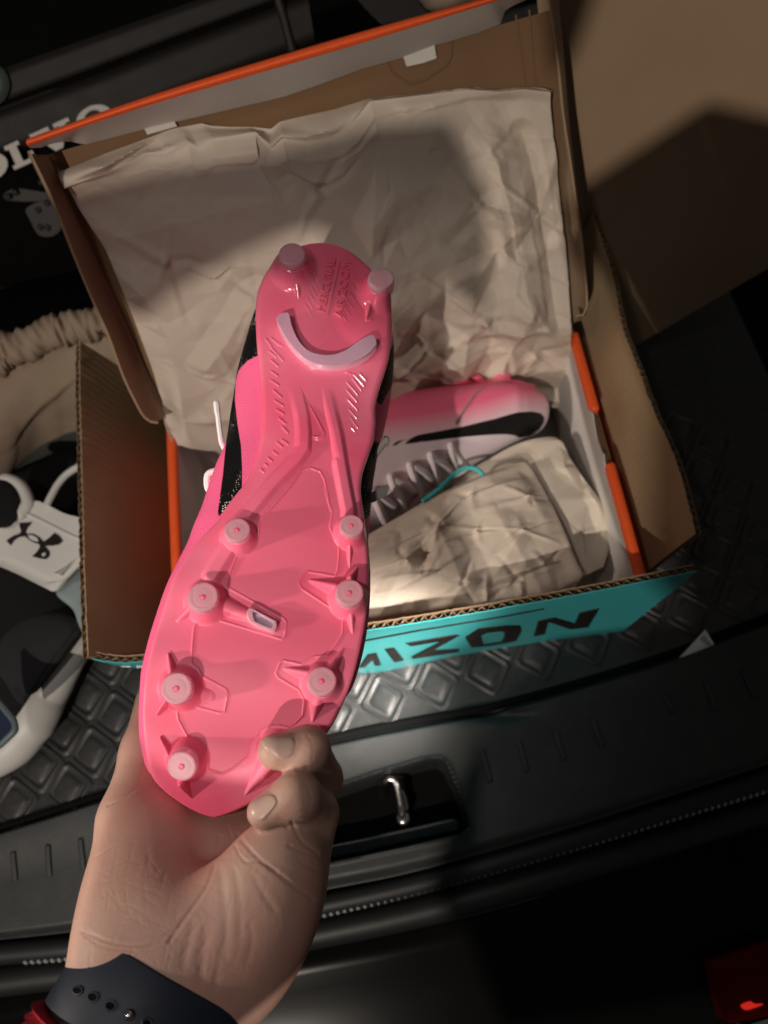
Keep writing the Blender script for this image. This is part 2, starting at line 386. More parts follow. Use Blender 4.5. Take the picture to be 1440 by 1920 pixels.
M['label_ink'] = mat('label_ink', (0.12, 0.13, 0.12), 0.7, 0.3)
M['dark_hole'] = mat('strap_hole', (0.002, 0.002, 0.003), 0.8, 0.1)
M['dark_gap'] = mat('board_gap', (0.03, 0.02, 0.014), 0.9, 0.1)
# ================================================================== THE SETTING
def flat(name, pts, mat_, kind='structure', n=2):
    o = mk(name, A(pts), [tuple(range(len(pts)))], mat_, None, None, kind); return o
flat('ground', [(-6, -6, -.75), (6, -6, -.75), (6, 6, -.75), (-6, 6, -.75)], M['tarmac'])
EDGE = A([(-200, 1612), (-60, 1578), (0, 1560), (110, 1525), (220, 1490), (430, 1437), (640, 1387), (780, 1359), (920, 1333), (1100, 1284), (1270, 1230), (1340, 1203), (1480, 1150), (1640, 1100)])
EDGE3 = resample(ATZ(EDGE, 0.0), 160)
LB = ATZ([(-200, 1776), (-60, 1768), (0, 1762), (145, 1746), (400, 1711), (602, 1670), (783, 1633), (1040, 1561), (1240, 1498), (1440, 1433), (1640, 1365)], -0.012)
LC = ATZ([(-200, 1822), (-60, 1812), (0, 1806), (140, 1796), (300, 1775), (450, 1750), (590, 1719), (740, 1684), (890, 1645), (1102, 1584), (1280, 1530), (1440, 1482), (1640, 1420)], -0.022)
LD = ATZ([(-200, 1892), (-60, 1875), (0, 1862), (100, 1845), (300, 1822), (577, 1772), (727, 1744), (890, 1706), (1040, 1664), (1227, 1608), (1440, 1540), (1640, 1470)], -0.036)
fl = mk('trunk_floor', [(-.95, -.02, -.035), (.95, -.02, -.035), (.95, 1.25, -.035), (-.95, 1.25, -.035)], [(0, 1, 2, 3)], M['carpet'], None, None, 'structure')

# ---- car: sill, latch, seal, bumper, tail lamp
car = thing('car', 'black car boot with ribbed plastic sill, latch loop, beaded rubber seal and red tail lamp', 'car', (0, 0, -.03))
n, m = 130, 460
Ea = resample(EDGE3, m); Eb = resample(LB, m)
t = np.linspace(0, 1, n)[:, None, None]
G = Ea[None] * (1 - t) + Eb[None] * t
tt = t[..., 0]
prof = 0.0085 * sstep(0, .05, tt) - 0.003 * sstep(.05, .5, tt) - 0.006 * sstep(.9, 1, tt) ** 2
G = G + np.array([0, 0, 1.0]) * prof[..., None]
q = PROJ(G.reshape(-1, 3))
rec = A([(560, 1502), (640, 1474), (720, 1447), (800, 1424), (822, 1422), (836, 1432), (858, 1482), (876, 1532), (880, 1551), (866, 1563), (760, 1587), (640, 1612), (560, 1626), (540, 1600), (540, 1520)])
led = A([(560, 1592), (700, 1562), (820, 1534), (853, 1527), (866, 1540), (862, 1556), (760, 1581), (640, 1606), (565, 1618)])
dr = dpoly(q, rec); dl = dpoly(q, led)
dep = 0.042 * sstep(1, -9, dr); dep = np.minimum(dep, 0.042 - 0.028 * sstep(3, -4, dl))
lip = 0.0012 * np.exp(-((dr - 3.0) / 3.0) ** 2)
dip = 0.006 * np.exp(-(((q[:, 0] - 925) / 60) ** 2 + ((q[:, 1] - 1338) / 12) ** 2))
G = G - np.array([0, 0, 1.0]) * (dep - lip + dip).reshape(n, m)[..., None]
sill = mk('sill_panel', G.reshape(-1, 3), gridF(n, m, flip=True), M['plastic'], car, 60)
bs = bvh_of(sill)
ribs = [(K.__call__(a), K.__call__(b)) for K, a, b in []]
riblist = [(KH(a), KH(b)) for a, b in [((582, 555), (607, 652)), ((692, 525), (717, 620)), ((802, 495), (830, 585)), ((914, 460), (944, 548)), ((1132, 392), (1156, 445)), ((1252, 350), (1286, 437)), ((1364, 315), (1402, 400))]]
riblist += [(A(a), A(b)) for a, b in [((25, 1597), (29, 1652)), ((90, 1584), (93, 1645)), ((151, 1572), (157, 1632)), ((-40, 1608), (-36, 1662))]]
for a, b in riblist:
    P = cast([a, b], bs, 0.0); c = P.mean(0); ey = (P[1] - P[0]) / 2; ex = norm(np.cross(ey, [0, 0, 1.])) * 0.0021
    V, F = box(c, ex, ey, np.array([0, 0, 0.0016])); bevel(mk('rib', V, F, M['plastic'], car), 0.0010, 3)
# striker: a bent steel loop with a small guide plate, standing in the recess
P = ATZ([(716, 1496), (719, 1474), (726, 1462), (736, 1460), (743, 1470), (748, 1490), (752, 1512), (755, 1530)], [-.040, -.018, -.011, -.010, -.011, -.013, -.015, -.017])
P = resample(np.vstack([P, P[-1:] + [.001, -.002, -.024]]), 48)
V, F = capsule(P, 0.0030, 12); mk('striker', V, F, M['steel'], car)
c_ = ATZ([(756, 1534)], -.0165)[0]; V, F = dome([c_ + [.0052 * math.cos(a_), .0052 * math.sin(a_), 0] for a_ in np.linspace(0, 6.2832, 20, endpoint=False)], [0, 0, 1], .002, 4, back=.02); mk('striker_foot', V, F, M['steel'], car)
V, F = prism(ATZ([(750, 1474), (762, 1492), (767, 1516), (759, 1524), (753, 1500)], -0.024), [0, 0, -0.004]); bevel(mk('striker_plate', V, F, M['steel'], car), 0.001)
# rubber seal
Cm = resample(LC, 300); Bm = resample(LB, 300); Dm = resample(LD, 300)
V, F = tube((Bm * .45 + Cm * .55) + [0, 0, -.006], 0.0085, 14); mk('weatherstrip', V, F, M['rubber'], car)
V, F = tube((Cm * .42 + Dm * .58) + [0, 0, -.010], 0.0115, 14); mk('weatherstrip', V, F, M['rubber'], car)
bead = MB(); Cs = resample(LC, 150)
for p in Cs[20:140]:
    V, F = dome([p + [0.0021 * math.cos(k * math.pi / 4), 0.0021 * math.sin(k * math.pi / 4), .0005] for k in range(8)], [0, 0, 1], 0.003, 2); bead.add(V, F)
bead.build('seal_bead', M['dot'], car, kind='stuff')
# bumper
rows = []
for k, (dz, dy) in enumerate([(-.012, -.004), (-.02, -.010), (-.024, -.03), (-.030, -.06), (-.042, -.10), (-.07, -.135), (-.13, -.155), (-.25, -.16), (-.42, -.15)]):
    rows.append(Dm[::4] + [0, dy, dz])
G = A(rows); G2 = np.stack([resample(G[:, j], 50) for j in range(G.shape[1])], 1)
mk('bumper', G2.reshape(-1, 3), gridF(G2.shape[0], G2.shape[1], flip=True), M['paint'], car, 60)
# tail lamp
K7 = crop(1040, 1560, 3.6)
base = ATZ(K7([(1040, 880), (1440, 750), (1700, 660), (1700, 1200), (1440, 1245), (1180, 1290), (1100, 1060)]), -0.055)
V, F = prism(base, [0, 0, -.05]); tl = bevel(mk('tail_light', V, F, M['red_lens'], car), 0.004, 3)
V, F = dome(resample(ATZ(K7([(1255, 1168), (1320, 1142), (1345, 1158), (1410, 1160), (1370, 1180), (1290, 1202)]), -0.053), 24, True), [0, 0, 1], 0.003, 4, back=.001); mk('lit_lens', V, F, M['red_lit'], tl)
V, F = prism(ATZ(K7([(1100, 1010), (1440, 930), (1440, 945), (1104, 1028)]), -0.0535), [0, 0, -.002]); mk('lens_rib', V, F, M['red_lens'], tl)
V, F = prism(ATZ(K7([(1290, 1310), (1440, 1262), (1600, 1220), (1600, 1400), (1290, 1400)]), -0.07), [0, 0, -.02]); mk('tail_light_trim', V, F, M['green'], car)

# added off-frame blockers, outlined so their shade falls on the lid, the right hand box and the right end of the sill
HA_ = ATZ([(318, 790)], .12)[0]; HB_ = ATZ([(1075, 620)], .12)[0]; h_ = norm(HB_ - HA_); b_ = norm(np.cross([0, 0, 1.], h_)); l_ = math.cos(math.radians(32)) * A([0, 0, 1.]) + math.sin(math.radians(32)) * b_; n_ = np.cross(h_, l_)
def shade(P, L=LAMP, ax=1, at=-.25, nm='shade_panel'):  # builds one added blocker from the outline its shadow should fill
    P = A(P)
    Q = [L + (p - L) * ((at - L[ax]) / (p - L)[ax]) for p in P]; of = [0, 0, 0]; of[ax] = -.008
    V, F = prism(Q, of); bevel(mk(nm, V, F, M['plastic'], car), .0015, 2)
pcb = ATZ([(1200, 645)], 0.02)[0]; ncb_ = norm(A([-.34, -.90, .16]))
shade(ATP([(60, 372), (330, 306), (500, 282), (700, 226), (850, 216), (920, 340), (905, 550), (800, 482), (720, 446), (650, 414), (590, 394), (540, 408), (480, 436), (400, 476), (330, 520), (270, 570), (150, 520)], HA_, n_), LAMP, 1, -.26)
shade(ATP([(1070, 362), (1330, 190), (1440, 216), (1600, 260), (1600, 620), (1440, 530)], pcb, ncb_).tolist() + [[.31, .40, -.05], [.27, .42, .02], [.232, .445, .088], [.2, .46, .115]])
shade(ATP([(1225, -80), (1600, -80), (1600, 440), (1300, 390), (1225, 100)], pcb, ncb_), LAMP2, 0, -.45, 'left_shade_panel')  # added blocker on the left, keeps the doorway lamp off the cardboard
shade(ATP([(1020, -60), (1110, -60), (1088, 20), (1062, 86), (1040, 118)], pcb, ncb_))
shade(ATZ([(1080, 1170), (960, 1255), (895, 1340), (800, 1480), (760, 1700), (900, 2000), (1700, 2000), (1700, 900), (1350, 1080)], 0.0), LAMP2, 0, -.45, 'left_shade_panel')  # added blocker on the left, darkens the floor at the right
shade(ATZ([(1050, 1178), (960, 1255), (905, 1340), (850, 1480), (790, 1700), (900, 2100), (1700, 2000)], 0.0).tolist() + [[.9, .15, 0], [.9, .55, 0], [.42, .52, 0], [.275, .42, 0], [.24, .3, 0], [.222, .16, 0]], LAMP, 1, -.5)
shade(ATZ([(120, 1500), (215, 1450), (290, 1500), (400, 1545), (500, 1520), (560, 1440), (600, 1375), (660, 1390), (665, 1560), (600, 1760), (500, 1960), (300, 2100), (60, 2050), (120, 1700)], 0.285))  # added blocker that puts the hand in shade
shade([[.9, -.3, 0], [.9, .55, 0], [.42, .52, 0], [.24, .42, 0], [.215, .3, 0], [.205, .15, 0], [.09, .128, 0], [.04, .05, 0], [.02, -.3, 0]], LAMP3, 2, .95)  # added blocker under the overhead fill, dims the right of the floor

# ---- quilted mat
mt = thing('cargo_mat', 'black quilted cargo mat with raised diamond tiles lying under the boxes', 'mat', (0, .2, 0))
far = EDGE3.copy(); far[:, 1] = 0.95
tq = np.linspace(0, 1, 12)[:, None, None]
Gm = EDGE3[None, ::2] * (1 - tq) + far[None, ::2] * tq
Gm[..., 2] = -0.0018
sheet('mat_base', Gm, 0.006, M['mat'], mt)
V, F = tube(EDGE3 + [0, .003, .0], 0.0032, 8); mk('mat_binding', V, F, M['carpet'], mt)
e1 = A([.0415, .0042, 0]); e2 = A([.0048, -.0455, 0]); o0 = A([-.025, .133, 0])
prof = [(1.00, -.0016), (.955, -.0014), (.925, .0005), (.86, .0013), (.795, .0005), (.755, -.0010), (.60, -.0012), (.54, .0004), (.46, .0014), (.28, .0018), (.08, .0019)]
tv = []; 
for s, z in prof:
    for (a, b) in ((1, 0), (0, 1), (-1, 0), (0, -1)):
        for k in (-1, 1):
            c = 0.10 + .03 * (1 - s)
            aa = a * (1 - c) + (k * c if a == 0 else 0) ; bb = b * (1 - c) + (k * c if b == 0 else 0)
            if a != 0: bb = (k * c) * (1 if a > 0 else -1)
            else: aa = -(k * c) * (1 if b > 0 else -1)
            tv.append(e1 / 2 * aa * s + e2 / 2 * bb * s + [0, 0, z * .62])
tf = [tuple(f) for f in gridF(len(prof), 8, True)] + [tuple(range((len(prof) - 1) * 8, len(prof) * 8))]
nn = np.cross(A(tv[tf[0][1]]) - tv[tf[0][0]], A(tv[tf[0][2]]) - tv[tf[0][0]])
if nn[2] < 0: tf = [f[::-1] for f in tf]
dme = raw('diamond', tv, tf); dme.materials.append(M['mat']); dme.shade_smooth()
cnt = 0
for i2 in range(-20, 17):
    for j2 in range(-14, 5):
        if (i2 + j2) % 2: continue
        p = o0 + e1 * i2 / 2 + e2 * j2 / 2
        ye = np.interp(p[0], EDGE3[:, 0], EDGE3[:, 1])
        if p[1] < ye + 0.012 or (-.165 < p[0] < .165 and p[1] > .235) or p[1] > .34: continue
        qx = PROJ(p)
        if not (-60 < qx[0] < 1480): continue
        d = bpy.data.objects.new('diamond', dme); COL.objects.link(d); d.parent = mt; d.location = p - A(mt.location); cnt += 1
print('diamonds', cnt)
# paper slip on the mat edge
sl = KF([(1262, 392), (1365, 281), (1384, 312), (1404, 347)])
P = ATZ(sl, [0.004, .007, .006, .004]); V, F = prism(P, [0, 0, -.0006]); lb = mk('paper_slip', V, F, M['label'])
tag(lb, 'small white printed paper slip sticking out beside the front right corner of the teal box', 'paper slip')
for k in range(5):
    a = .2 + k * .16; p = P[1] * (1 - a) + P[3] * a; q_ = P[0] * (1 - a) * .55 + P[1] * (1 - a) * .45 + P[3] * a * .8 + P[0] * a * .2
    V, F = box((p * .8 + q_ * .2 + (p * .45 + q_ * .55)) / 2 + [0, 0, .0006], (q_ - p) * .16, norm(np.cross(q_ - p, [0, 0, 1])) * .0005, A([0, 0, .0001])); mk('print_line', V, F, M['label_ink'], lb)

# ---- big cardboard box on the right
pc0 = ATZ([(1200, 645)], 0.02)[0]; ncb = norm(A([-.34, -.90, .16]))
cbx = thing('cardboard_box', 'large plain brown cardboard box standing behind the open shoe box on the right', 'box', pc0)
P = ATP([(1000, -60), (1500, -80), (1500, 470), (1440, 505), (1200, 645), (1080, 716)], pc0, ncb)
V, F = prism(P, -ncb * 0.006); bevel(mk('front_panel', V, F, M['kraft'], cbx), 0.001)
Pb = P - ncb * .0062; d_ = norm(A([.3, .95, 0])) * .25
V, F = prism([Pb[0], Pb[0] + d_, Pb[5] + d_, Pb[5]], [.004, 0, 0]); mk('side_panel', V, F, M['kraft'], cbx)
V, F = prism([Pb[1], Pb[1] + d_, Pb[2] + d_, Pb[2]], [-.004, 0, 0]); mk('side_panel', V, F, M['kraft'], cbx)

# ---- dark case with white lettering at top left
pk = A([-.26, .58, .15]); nk = norm(A([0.05, -.83, .55]))
case = thing('storage_case', 'dark leatherette case with white lettering and metal latch behind the shoe box', 'case', pk - A([0, 0, .1]))
def puff(T, B, h, n=40, m=90, off=0.0):
    T, B = resample(ATP(T, pk, nk), m, smooth=False), resample(ATP(B, pk, nk), m, smooth=False)
    t = np.linspace(0, 1, n)[:, None, None]; G = T[None] * (1 - t) + B[None] * t
    return G + nk * (off + h * (1 - (2 * t - 1) ** 6))
seamT = [(-120, 246), (0, 203), (170, 141), (330, 79), (517, 9), (575, -14)]
sheet('upper_panel', puff([(-120, 172), (0, 130), (370, 0), (560, -68)], seamT, 0.010), .02, M['leather'], case)
p2 = sheet('lower_panel', puff([(a, b + 3) for a, b in seamT], [(-120, 330), (0, 292), (210, 232), (330, 180), (590, 80)], 0.008), .02, M['leather'], case)
fr = sheet('front_panel', puff([(-120, 325), (0, 287), (210, 226), (330, 176), (590, 76)], [(-120, 560), (0, 540), (330, 500), (600, 420)], 0.004, off=-.002), .02, M['case_black'], case)
V, F = tube(resample(ATP([(508, -40), (522, 0), (535, 45), (548, 95)], pk + nk * .008, nk), 20), 0.004, 8); mk('edge_trim', V, F, M['leather'], case)
sp = resample(ATP([(a, b - 9) for a, b in seamT], pk + nk * .0105, nk), 60); st = MB()
for k in range(4, 58): st.add(*capsule([sp[k] * .75 + sp[k - 1] * .25, sp[k] * .25 + sp[k - 1] * .75], 0.0006, 5))
st.build('stitching', M['case_black'], case, kind='stuff')
# slab serif lettering, cap height 1
def arc(cx, cy, rx, ry, n=36): return [(cx + rx * math.cos(2 * math.pi * k / n), cy + ry * math.sin(2 * math.pi * k / n)) for k in range(n)]
def LM(pts, x0): return ATP([(27 + (x + x0) * 48 * .908 - y * 48 * .42, 319 - (x + x0) * 48 * .42 - y * 48 * .908) for x, y in pts], pk + nk * .0095, nk)
for ch, x0 in (('V', -3.35), ('O', -1.58), ('L', 0.0), ('V', 1.1), ('O', 2.92)):
    b = MB()
    if ch == 'O':
        b.add(*ringprism(LM(arc(.74, .5, .74, .53), x0), LM(arc(.74, .5, .38, .36), x0), -nk * .002))
    if ch == 'L':
        b.add(*prism(LM([(0, 0), (.95, 0), (.95, .42), (.80, .42), (.72, .17), (.46, .17), (.46, .83), (.6, .83), (.6, 1), (0, 1), (0, .83), (.14, .83), (.14, .17), (0, .17)], x0), -nk * .002))
    if ch == 'V':
        b.add(*prism(LM([(.68, 0), (1.0, 0), (1.46, .83), (1.66, .83), (1.66, 1), (1.0, 1), (1.0, .83), (1.2, .83), (.92, .3), (.62, .83), (.8, .83), (.8, 1), (0, 1), (0, .83), (.16, .83)], x0), -nk * .002))
    b.build('letter', M['letter_white'], case)
def kp(p, h=0.0): return ATP(KL(p), pk + nk * h, nk)
V, F = prism(resample(kp([(20, 612), (90, 580), (250, 600), (335, 610), (340, 640), (180, 655), (60, 650), (25, 640)], .006), 30, True), -nk * .004); lt = bevel(mk('latch', V, F, M['bronze'], case), .0012)
V, F = prism(resample(kp([(150, 690), (290, 640), (325, 720), (345, 795), (320, 835), (275, 852), (215, 840), (170, 760)], .009), 40, True), -nk * .005); bevel(mk('hasp', V, F, M['bronze'], lt), .0015)
for p in [(45, 625), (85, 602), (230, 548), (266, 662), (216, 702), (227, 797), (268, 800)]:
    c = kp([p], .0095)[0]; uu = norm(np.cross(nk, [0, 0, 1.])); vv = np.cross(nk, uu)
    V, F = dome([c + .0028 * (math.cos(k * .7854) * uu + math.sin(k * .7854) * vv) for k in range(8)], nk, .0018, 3); mk('rivet', V, F, M['bronze'], lt)
V, F = dome(ATP([(-22 + 40 * math.cos(k / 24 * 6.2832), 160 + 42 * math.sin(k / 24 * 6.2832)) for k in range(24)], pk + nk * .014, nk), nk, .004, 5, back=.01); mk('badge', V, F, M['green'], case)
# tan cloth and strap at the top
pt = A([0.0, .62, .2])
V, F = dome(resample(ATP(KT([(750, -40), (770, 20), (800, 46), (860, 52), (940, 24), (1010, 0), (1010, -60)]), pt, nk), 40, True), nk, .02, 8, back=.03)
tag(mk('cloth_bundle', V, F, M['cloth']), 'bit of pale tan cloth showing above the middle of the orange lid edge', 'cloth')
G = coons(ATP(KT([(470, -40), (540, 40), (600, 100)]), pt, nk), ATP(KT([(700, -60), (770, 30), (800, 60)]), pt, nk), ATP(KT([(470, -40), (700, -60)]), pt, nk), ATP(KT([(600, 100), (800, 60)]), pt, nk), 12, 12)
tag(sheet('leather_strap', G, .004, M['leather']), 'dark leather strap lying beside the tan cloth above the orange lid edge', 'strap')

# ---- tan storage bag with gathered top at the left
def bz(q, z): return ATZ(q, z)
bag = thing('storage_bag', 'tan fabric bag with a gathered elastic top standing left of the brown carton', 'bag', (-.27, .40, 0))
top = bz(KL([(-260, 1620), (-90, 1560), (0, 1515), (130, 1470), (260, 1415), (400, 1365), (520, 1330), (640, 1300), (800, 1250)]), .125)
Pn = resample(top, 260); kk = 22; a = np.linspace(0, 2 * math.pi, kk, endpoint=False)
T = norm(np.gradient(Pn, axis=0)); up = norm(CP - Pn); sd = norm(np.cross(T, up)); up2 = np.cross(sd, T); V = []
rng = np.random.default_rng(5)
ph = np.cumsum(0.33 + .16 * rng.standard_normal(260).cumsum() * .02 + .12 * rng.random(260))
big = np.interp(np.arange(260), np.arange(0, 261, 13), rng.standard_normal(21))
for i in range(260):
    for j in range(kk):
        tw = a[j] * 1.0
        r = 0.0130 * (1 + .085 * math.sin(.55 * ph[i] + 2.4 * tw + 1.5 * big[i]) + .07 * math.sin(.95 * ph[i] - 2.0 * tw + 3 * big[i]) + .04 * math.sin(1.7 * ph[i] + 3.1 * tw) + .12 * big[i] * math.cos(tw + .05 * i))
        V.append(Pn[i] + r * (math.cos(tw) * sd[i] + math.sin(tw) * up2[i]))
mk('gathered_edge', V, gridF(260, kk, True), M['cloth'], bag, 80)
T_ = bz(KL([(-260, 1700), (0, 1590), (140, 1535), (290, 1480), (430, 1425), (620, 1370), (760, 1330)]), .118)
B_ = bz([(-90, 985), (0, 905), (25, 875), (62, 842), (105, 822), (150, 808), (330, 790)], .035)
G = coons(T_, B_, [T_[0], B_[0]], [T_[-1], B_[-1]], 40, 60)
S, TT = np.meshgrid(np.linspace(0, 1, 60), np.linspace(0, 1, 40))
N = gnormal(G); N = N * np.sign((N * (CP - G)).sum(-1))[..., None]
G = G + N * (0.010 * np.sin(math.pi * TT) + .0035 * plnoise(S, TT, 12, 3))[..., None]
sheet('front_panel', G, .004, M['cloth'], bag, 80)
B2 = bz([(-90, 1030), (0, 935), (30, 905), (80, 868), (120, 846), (170, 830), (330, 815)], .012)
sheet('binding', coons(B_, B2, [B_[0], B2[0]], [B_[-1], B2[-1]], 10, 60) + N.mean((0, 1)) * .002, .004, M['cloth_edge'], bag, 80)
bk = bz([(-90, 560), (100, 520), (330, 470)], .1)
sheet('back_panel', coons(top[[1, 4, 8]] + [0, .012, 0], bk, [top[1] + [0, .012, 0], bk[0]], [top[8] + [0, .012, 0], bk[2]], 8, 20), .004, M['case_black'], bag)

# ---- black and white trainer at the left
tr = thing('trainer', 'black and white trainer with a white strap and black emblem left of the brown carton', 'trainer', (-.30, .22, 0))
up3 = norm(A([.15, -.25, 1.0]))
body = ATZ([(-150, 1010), (-60, 930), (60, 880), (150, 850), (190, 900), (172, 1040), (165, 1130), (168, 1190), (150, 1240), (110, 1290), (60, 1365), (20, 1400), (-60, 1440), (-170, 1420)], .018)
V, F = dome(resample(body, 90, True), up3, .045, 18, 2.6, back=.012); mk('upper', V, F, M['black_fabric'], tr)
V, F = dome(resample(ATZ(KM([(-40, 140), (170, -20), (430, -60), (600, -10), (640, 90), (470, 330), (260, 620), (170, 700), (60, 560), (-40, 420)]), .052), 60, True), up3, .010, 10, 2.2, back=.012)
mk('toe_panel', V, F, M['charcoal_fabric'], tr)
V, F = dome(resample(ATZ(KM([(430, -20), (520, -60), (640, 20), (690, 90), (640, 160), (480, 380), (300, 600), (225, 580), (330, 300), (480, 120)]), .048), 60, True), up3, .009, 10, 2.2, back=.01)
mk('side_panel', V, F, M['charcoal_fabric'], tr)
ctr = ATZ(KM([(690, 130), (600, 270), (480, 460), (370, 650), (330, 740), (250, 880), (150, 1010), (40, 1090), (-120, 1160), (-300, 1190)]), [.028, .027, .026, .025, .025, .024, .022, .02, .018, .018])
V, F = capsule(resample(ctr, 60), np.interp(np.linspace(0, 1, 60), [0, .3, .55, .6, 1], [.010, .0145, .0165, .0150, .0165]), 16, 1.15); mk('midsole', V, F, M['white_leather'], tr)
V, F = dome(resample(ATZ(KB([(420, 1310), (620, 1120), (660, 1300), (660, 1620), (600, 1590), (545, 1450)]), .055), 40, True), up3, .004, 6, back=.02); mk('lining', V, F, M['pale_blue'], tr)
# strap: a bent white slab, top face then a folded front face
T_ = ATZ(KB([(-160, 800), (20, 820), (120, 740), (245, 640), (350, 665), (480, 730), (620, 770), (760, 840)]), .085)
B_ = ATZ(KB([(-160, 1000), (0, 1045), (160, 1090), (300, 1160), (400, 1205), (480, 1225), (600, 1120), (760, 980)]), .078)
G1 = coons(T_, B_, [T_[0], B_[0]], [T_[-1], B_[-1]], 30, 60)
S, TT = np.meshgrid(np.linspace(0, 1, 60), np.linspace(0, 1, 30))
B3 = ATZ(KB([(-160, 1075), (0, 1130), (120, 1180), (240, 1240), (340, 1290), (400, 1315), (455, 1290), (520, 1220)]), .066)
tt = np.linspace(0, 1, 14)[1:, None, None]
G2 = G1[-1][None] * (1 - tt) + resample(B3, 60)[None] * tt + up3 * .003 * np.sin(math.pi * tt)
Gs = np.concatenate([G1, G2], 0); pass
sp_ = sheet('strap', Gs, .006, M['white_leather'], tr, 60); bevel(sp_, .0015, 2)
bst = bvh_of(sp_)
V, F = tube(resample(cast(KB([(-40, 880), (60, 800), (130, 755), (190, 735), (300, 780), (420, 840), (520, 890), (620, 930)]), bst, .0002), 60), .0012, 6); mk('strap_piping', V, F, M['white_leather'], sp_)
emb = [[(52, 935), (105, 900), (150, 888), (163, 865), (152, 835), (150, 805), (200, 803), (245, 800), (215, 835), (198, 868), (200, 888), (250, 888), (300, 915), (330, 948), (375, 915), (412, 880), (445, 900), (475, 940), (450, 965), (400, 975), (335, 976), (350, 990), (378, 1025), (372, 1060), (345, 1077), (290, 1068), (248, 1056), (282, 1020), (305, 985), (300, 965), (255, 950), (215, 925), (190, 905), (150, 910), (115, 930), (85, 972)],
       [(214, 897), (250, 897), (285, 918), (298, 940), (285, 946), (250, 936), (225, 918)], [(318, 1040), (345, 1025), (350, 1045), (330, 1058)]]
for k, pl in enumerate(emb):
    P = cast(KB(pl), bst, .0012 + .0003 * (k > 0)); V, F = prism(P, -up3 * .002); mk('emblem', V, F, M['white_leather' if k else 'ink'], sp_)
V, F = capsule(resample(ATZ(KB([(40, 472), (80, 482), (125, 502), (170, 545), (200, 600), (205, 660), (150, 740)]), .086), 30), .0048, 12); mk('tongue', V, F, M['white_leather'], tr)
V, F = dome(resample(ATZ(KB([(-60, 520), (30, 480), (110, 540), (145, 650), (130, 760), (60, 835), (-60, 800)]), .09), 40, True), up3, .003, 6, back=.006); mk('tongue_lining', V, F, M['black_fabric'], tr)
V, F = tube(resample(ATZ(KB([(350, 670), (390, 590), (440, 505), (510, 430), (620, 365), (700, 340)]), .088), 40), .0028, 8); mk('lace', V, F, M['white_leather'], tr)
# navy plastic corner
P = ATZ(KM([(-120, 560), (0, 690), (60, 760), (112, 825), (130, 880), (118, 925), (60, 985), (0, 1040), (-120, 1130)]), .095)
P = resample(P, 60); cc = P.mean(0)
nv = thing('navy_tray', 'navy blue plastic tray corner with a grey rim at the left edge beside the trainer', 'tray', cc)
V, F = prism(P, [0, 0, -.004]); mk('tray_panel', V, F, M['navy_plastic'], nv)
V, F = tube(P + [0, 0, .001], .0022, 8); mk('rim', V, F, M['clear_rim'], nv)
# ================================================================== TEAL CARTON
ct = thing('carton', 'teal printed corrugated carton with its flaps cut off holding the orange shoe box', 'carton', (0, .30, 0))
def wall(G, thick, m_face, m_back, parent, name):
    """corrugated wall: face liner, fluted medium showing at the cut top edge, back liner"""
    N = gnormal(G); N = N * np.sign((N * (CP - G)).sum(-1).mean())
    f = sheet('wall' if name is None else name, G, .0006, m_face, parent, 50)
    b = sheet('liner', G - N * (thick - .0006), .0006, m_back, f, 50)
    L = np.linalg.norm(np.diff(G[0], axis=0), axis=1).sum(); k = int(L / .0011)
    T = resample(G[0], k, smooth=False); D = resample(G[2], k, smooth=False); Nn = norm(resample(N[0], k, smooth=False))
    rg = np.random.default_rng(k); s = .5 - .46 * np.cos(np.arange(k) * 2 * math.pi * .0011 / .0062 + .6 * np.cumsum(rg.standard_normal(k)) * .18); s = np.clip(s + .06 * rg.standard_normal(k), .02, .98)
    o = -(Nn * (.0008 + (thick - .0016) * s)[:, None])
    V = np.vstack([T + o - (T - D) * .02, T + o - (T - D) * .9]); V2 = V + np.vstack([Nn, Nn]) * .00025
    F = [(i, i + 1, k + i + 1, k + i) for i in range(k - 1)]
    F += [tuple(a + 2 * k for a in f_[::-1]) for f_ in F] + [(i + 1, i, 2 * k + i, 2 * k + i + 1) for i in range(k - 1)]
    o_ = mk('fluting', np.vstack([V, V2]), F, M['kraft_light'], f, None, 'stuff')
    return f
def rough_edge(G, amp, seed):
    rng = np.random.default_rng(seed); G = G.copy(); G[0] += rng.standard_normal((G.shape[1], 1)) * amp * np.array([[.2, .2, 1]]); return G
# front wall (the camera sees its printed outer face)
zt = .143
Tf = ATZ([(172, 1236), (215, 1243), (266, 1241), (450, 1217), (690, 1183), (840, 1159), (1050, 1122), (1210, 1091), (1306, 1072)], zt)
Bf = np.vstack([[(-.165, .197, 0), (-.10, .192, 0)], ATZ([(665, 1262), (860, 1229), (1000, 1206), (1168, 1184)], 0.0)])
Tr, Br = resample(Tf, 150), resample(Bf, 150)
t = np.linspace(0, 1, 24)[:, None, None]; G = Tr[None] * (1 - t) + Br[None] * t
bow = np.exp(-((np.linspace(0, 1, 150) - .05) / .12) ** 2)[None, :, None]
G = G + bow * np.array([0, -.006, 0.0]) * np.sin(math.pi * np.clip(t * 2.2, 0, 1))
fw = wall(rough_edge(G, .0003, 2), .0050, M['teal'], M['kraft'], ct, 'front_wall'); bfw = bvh_of(fw)
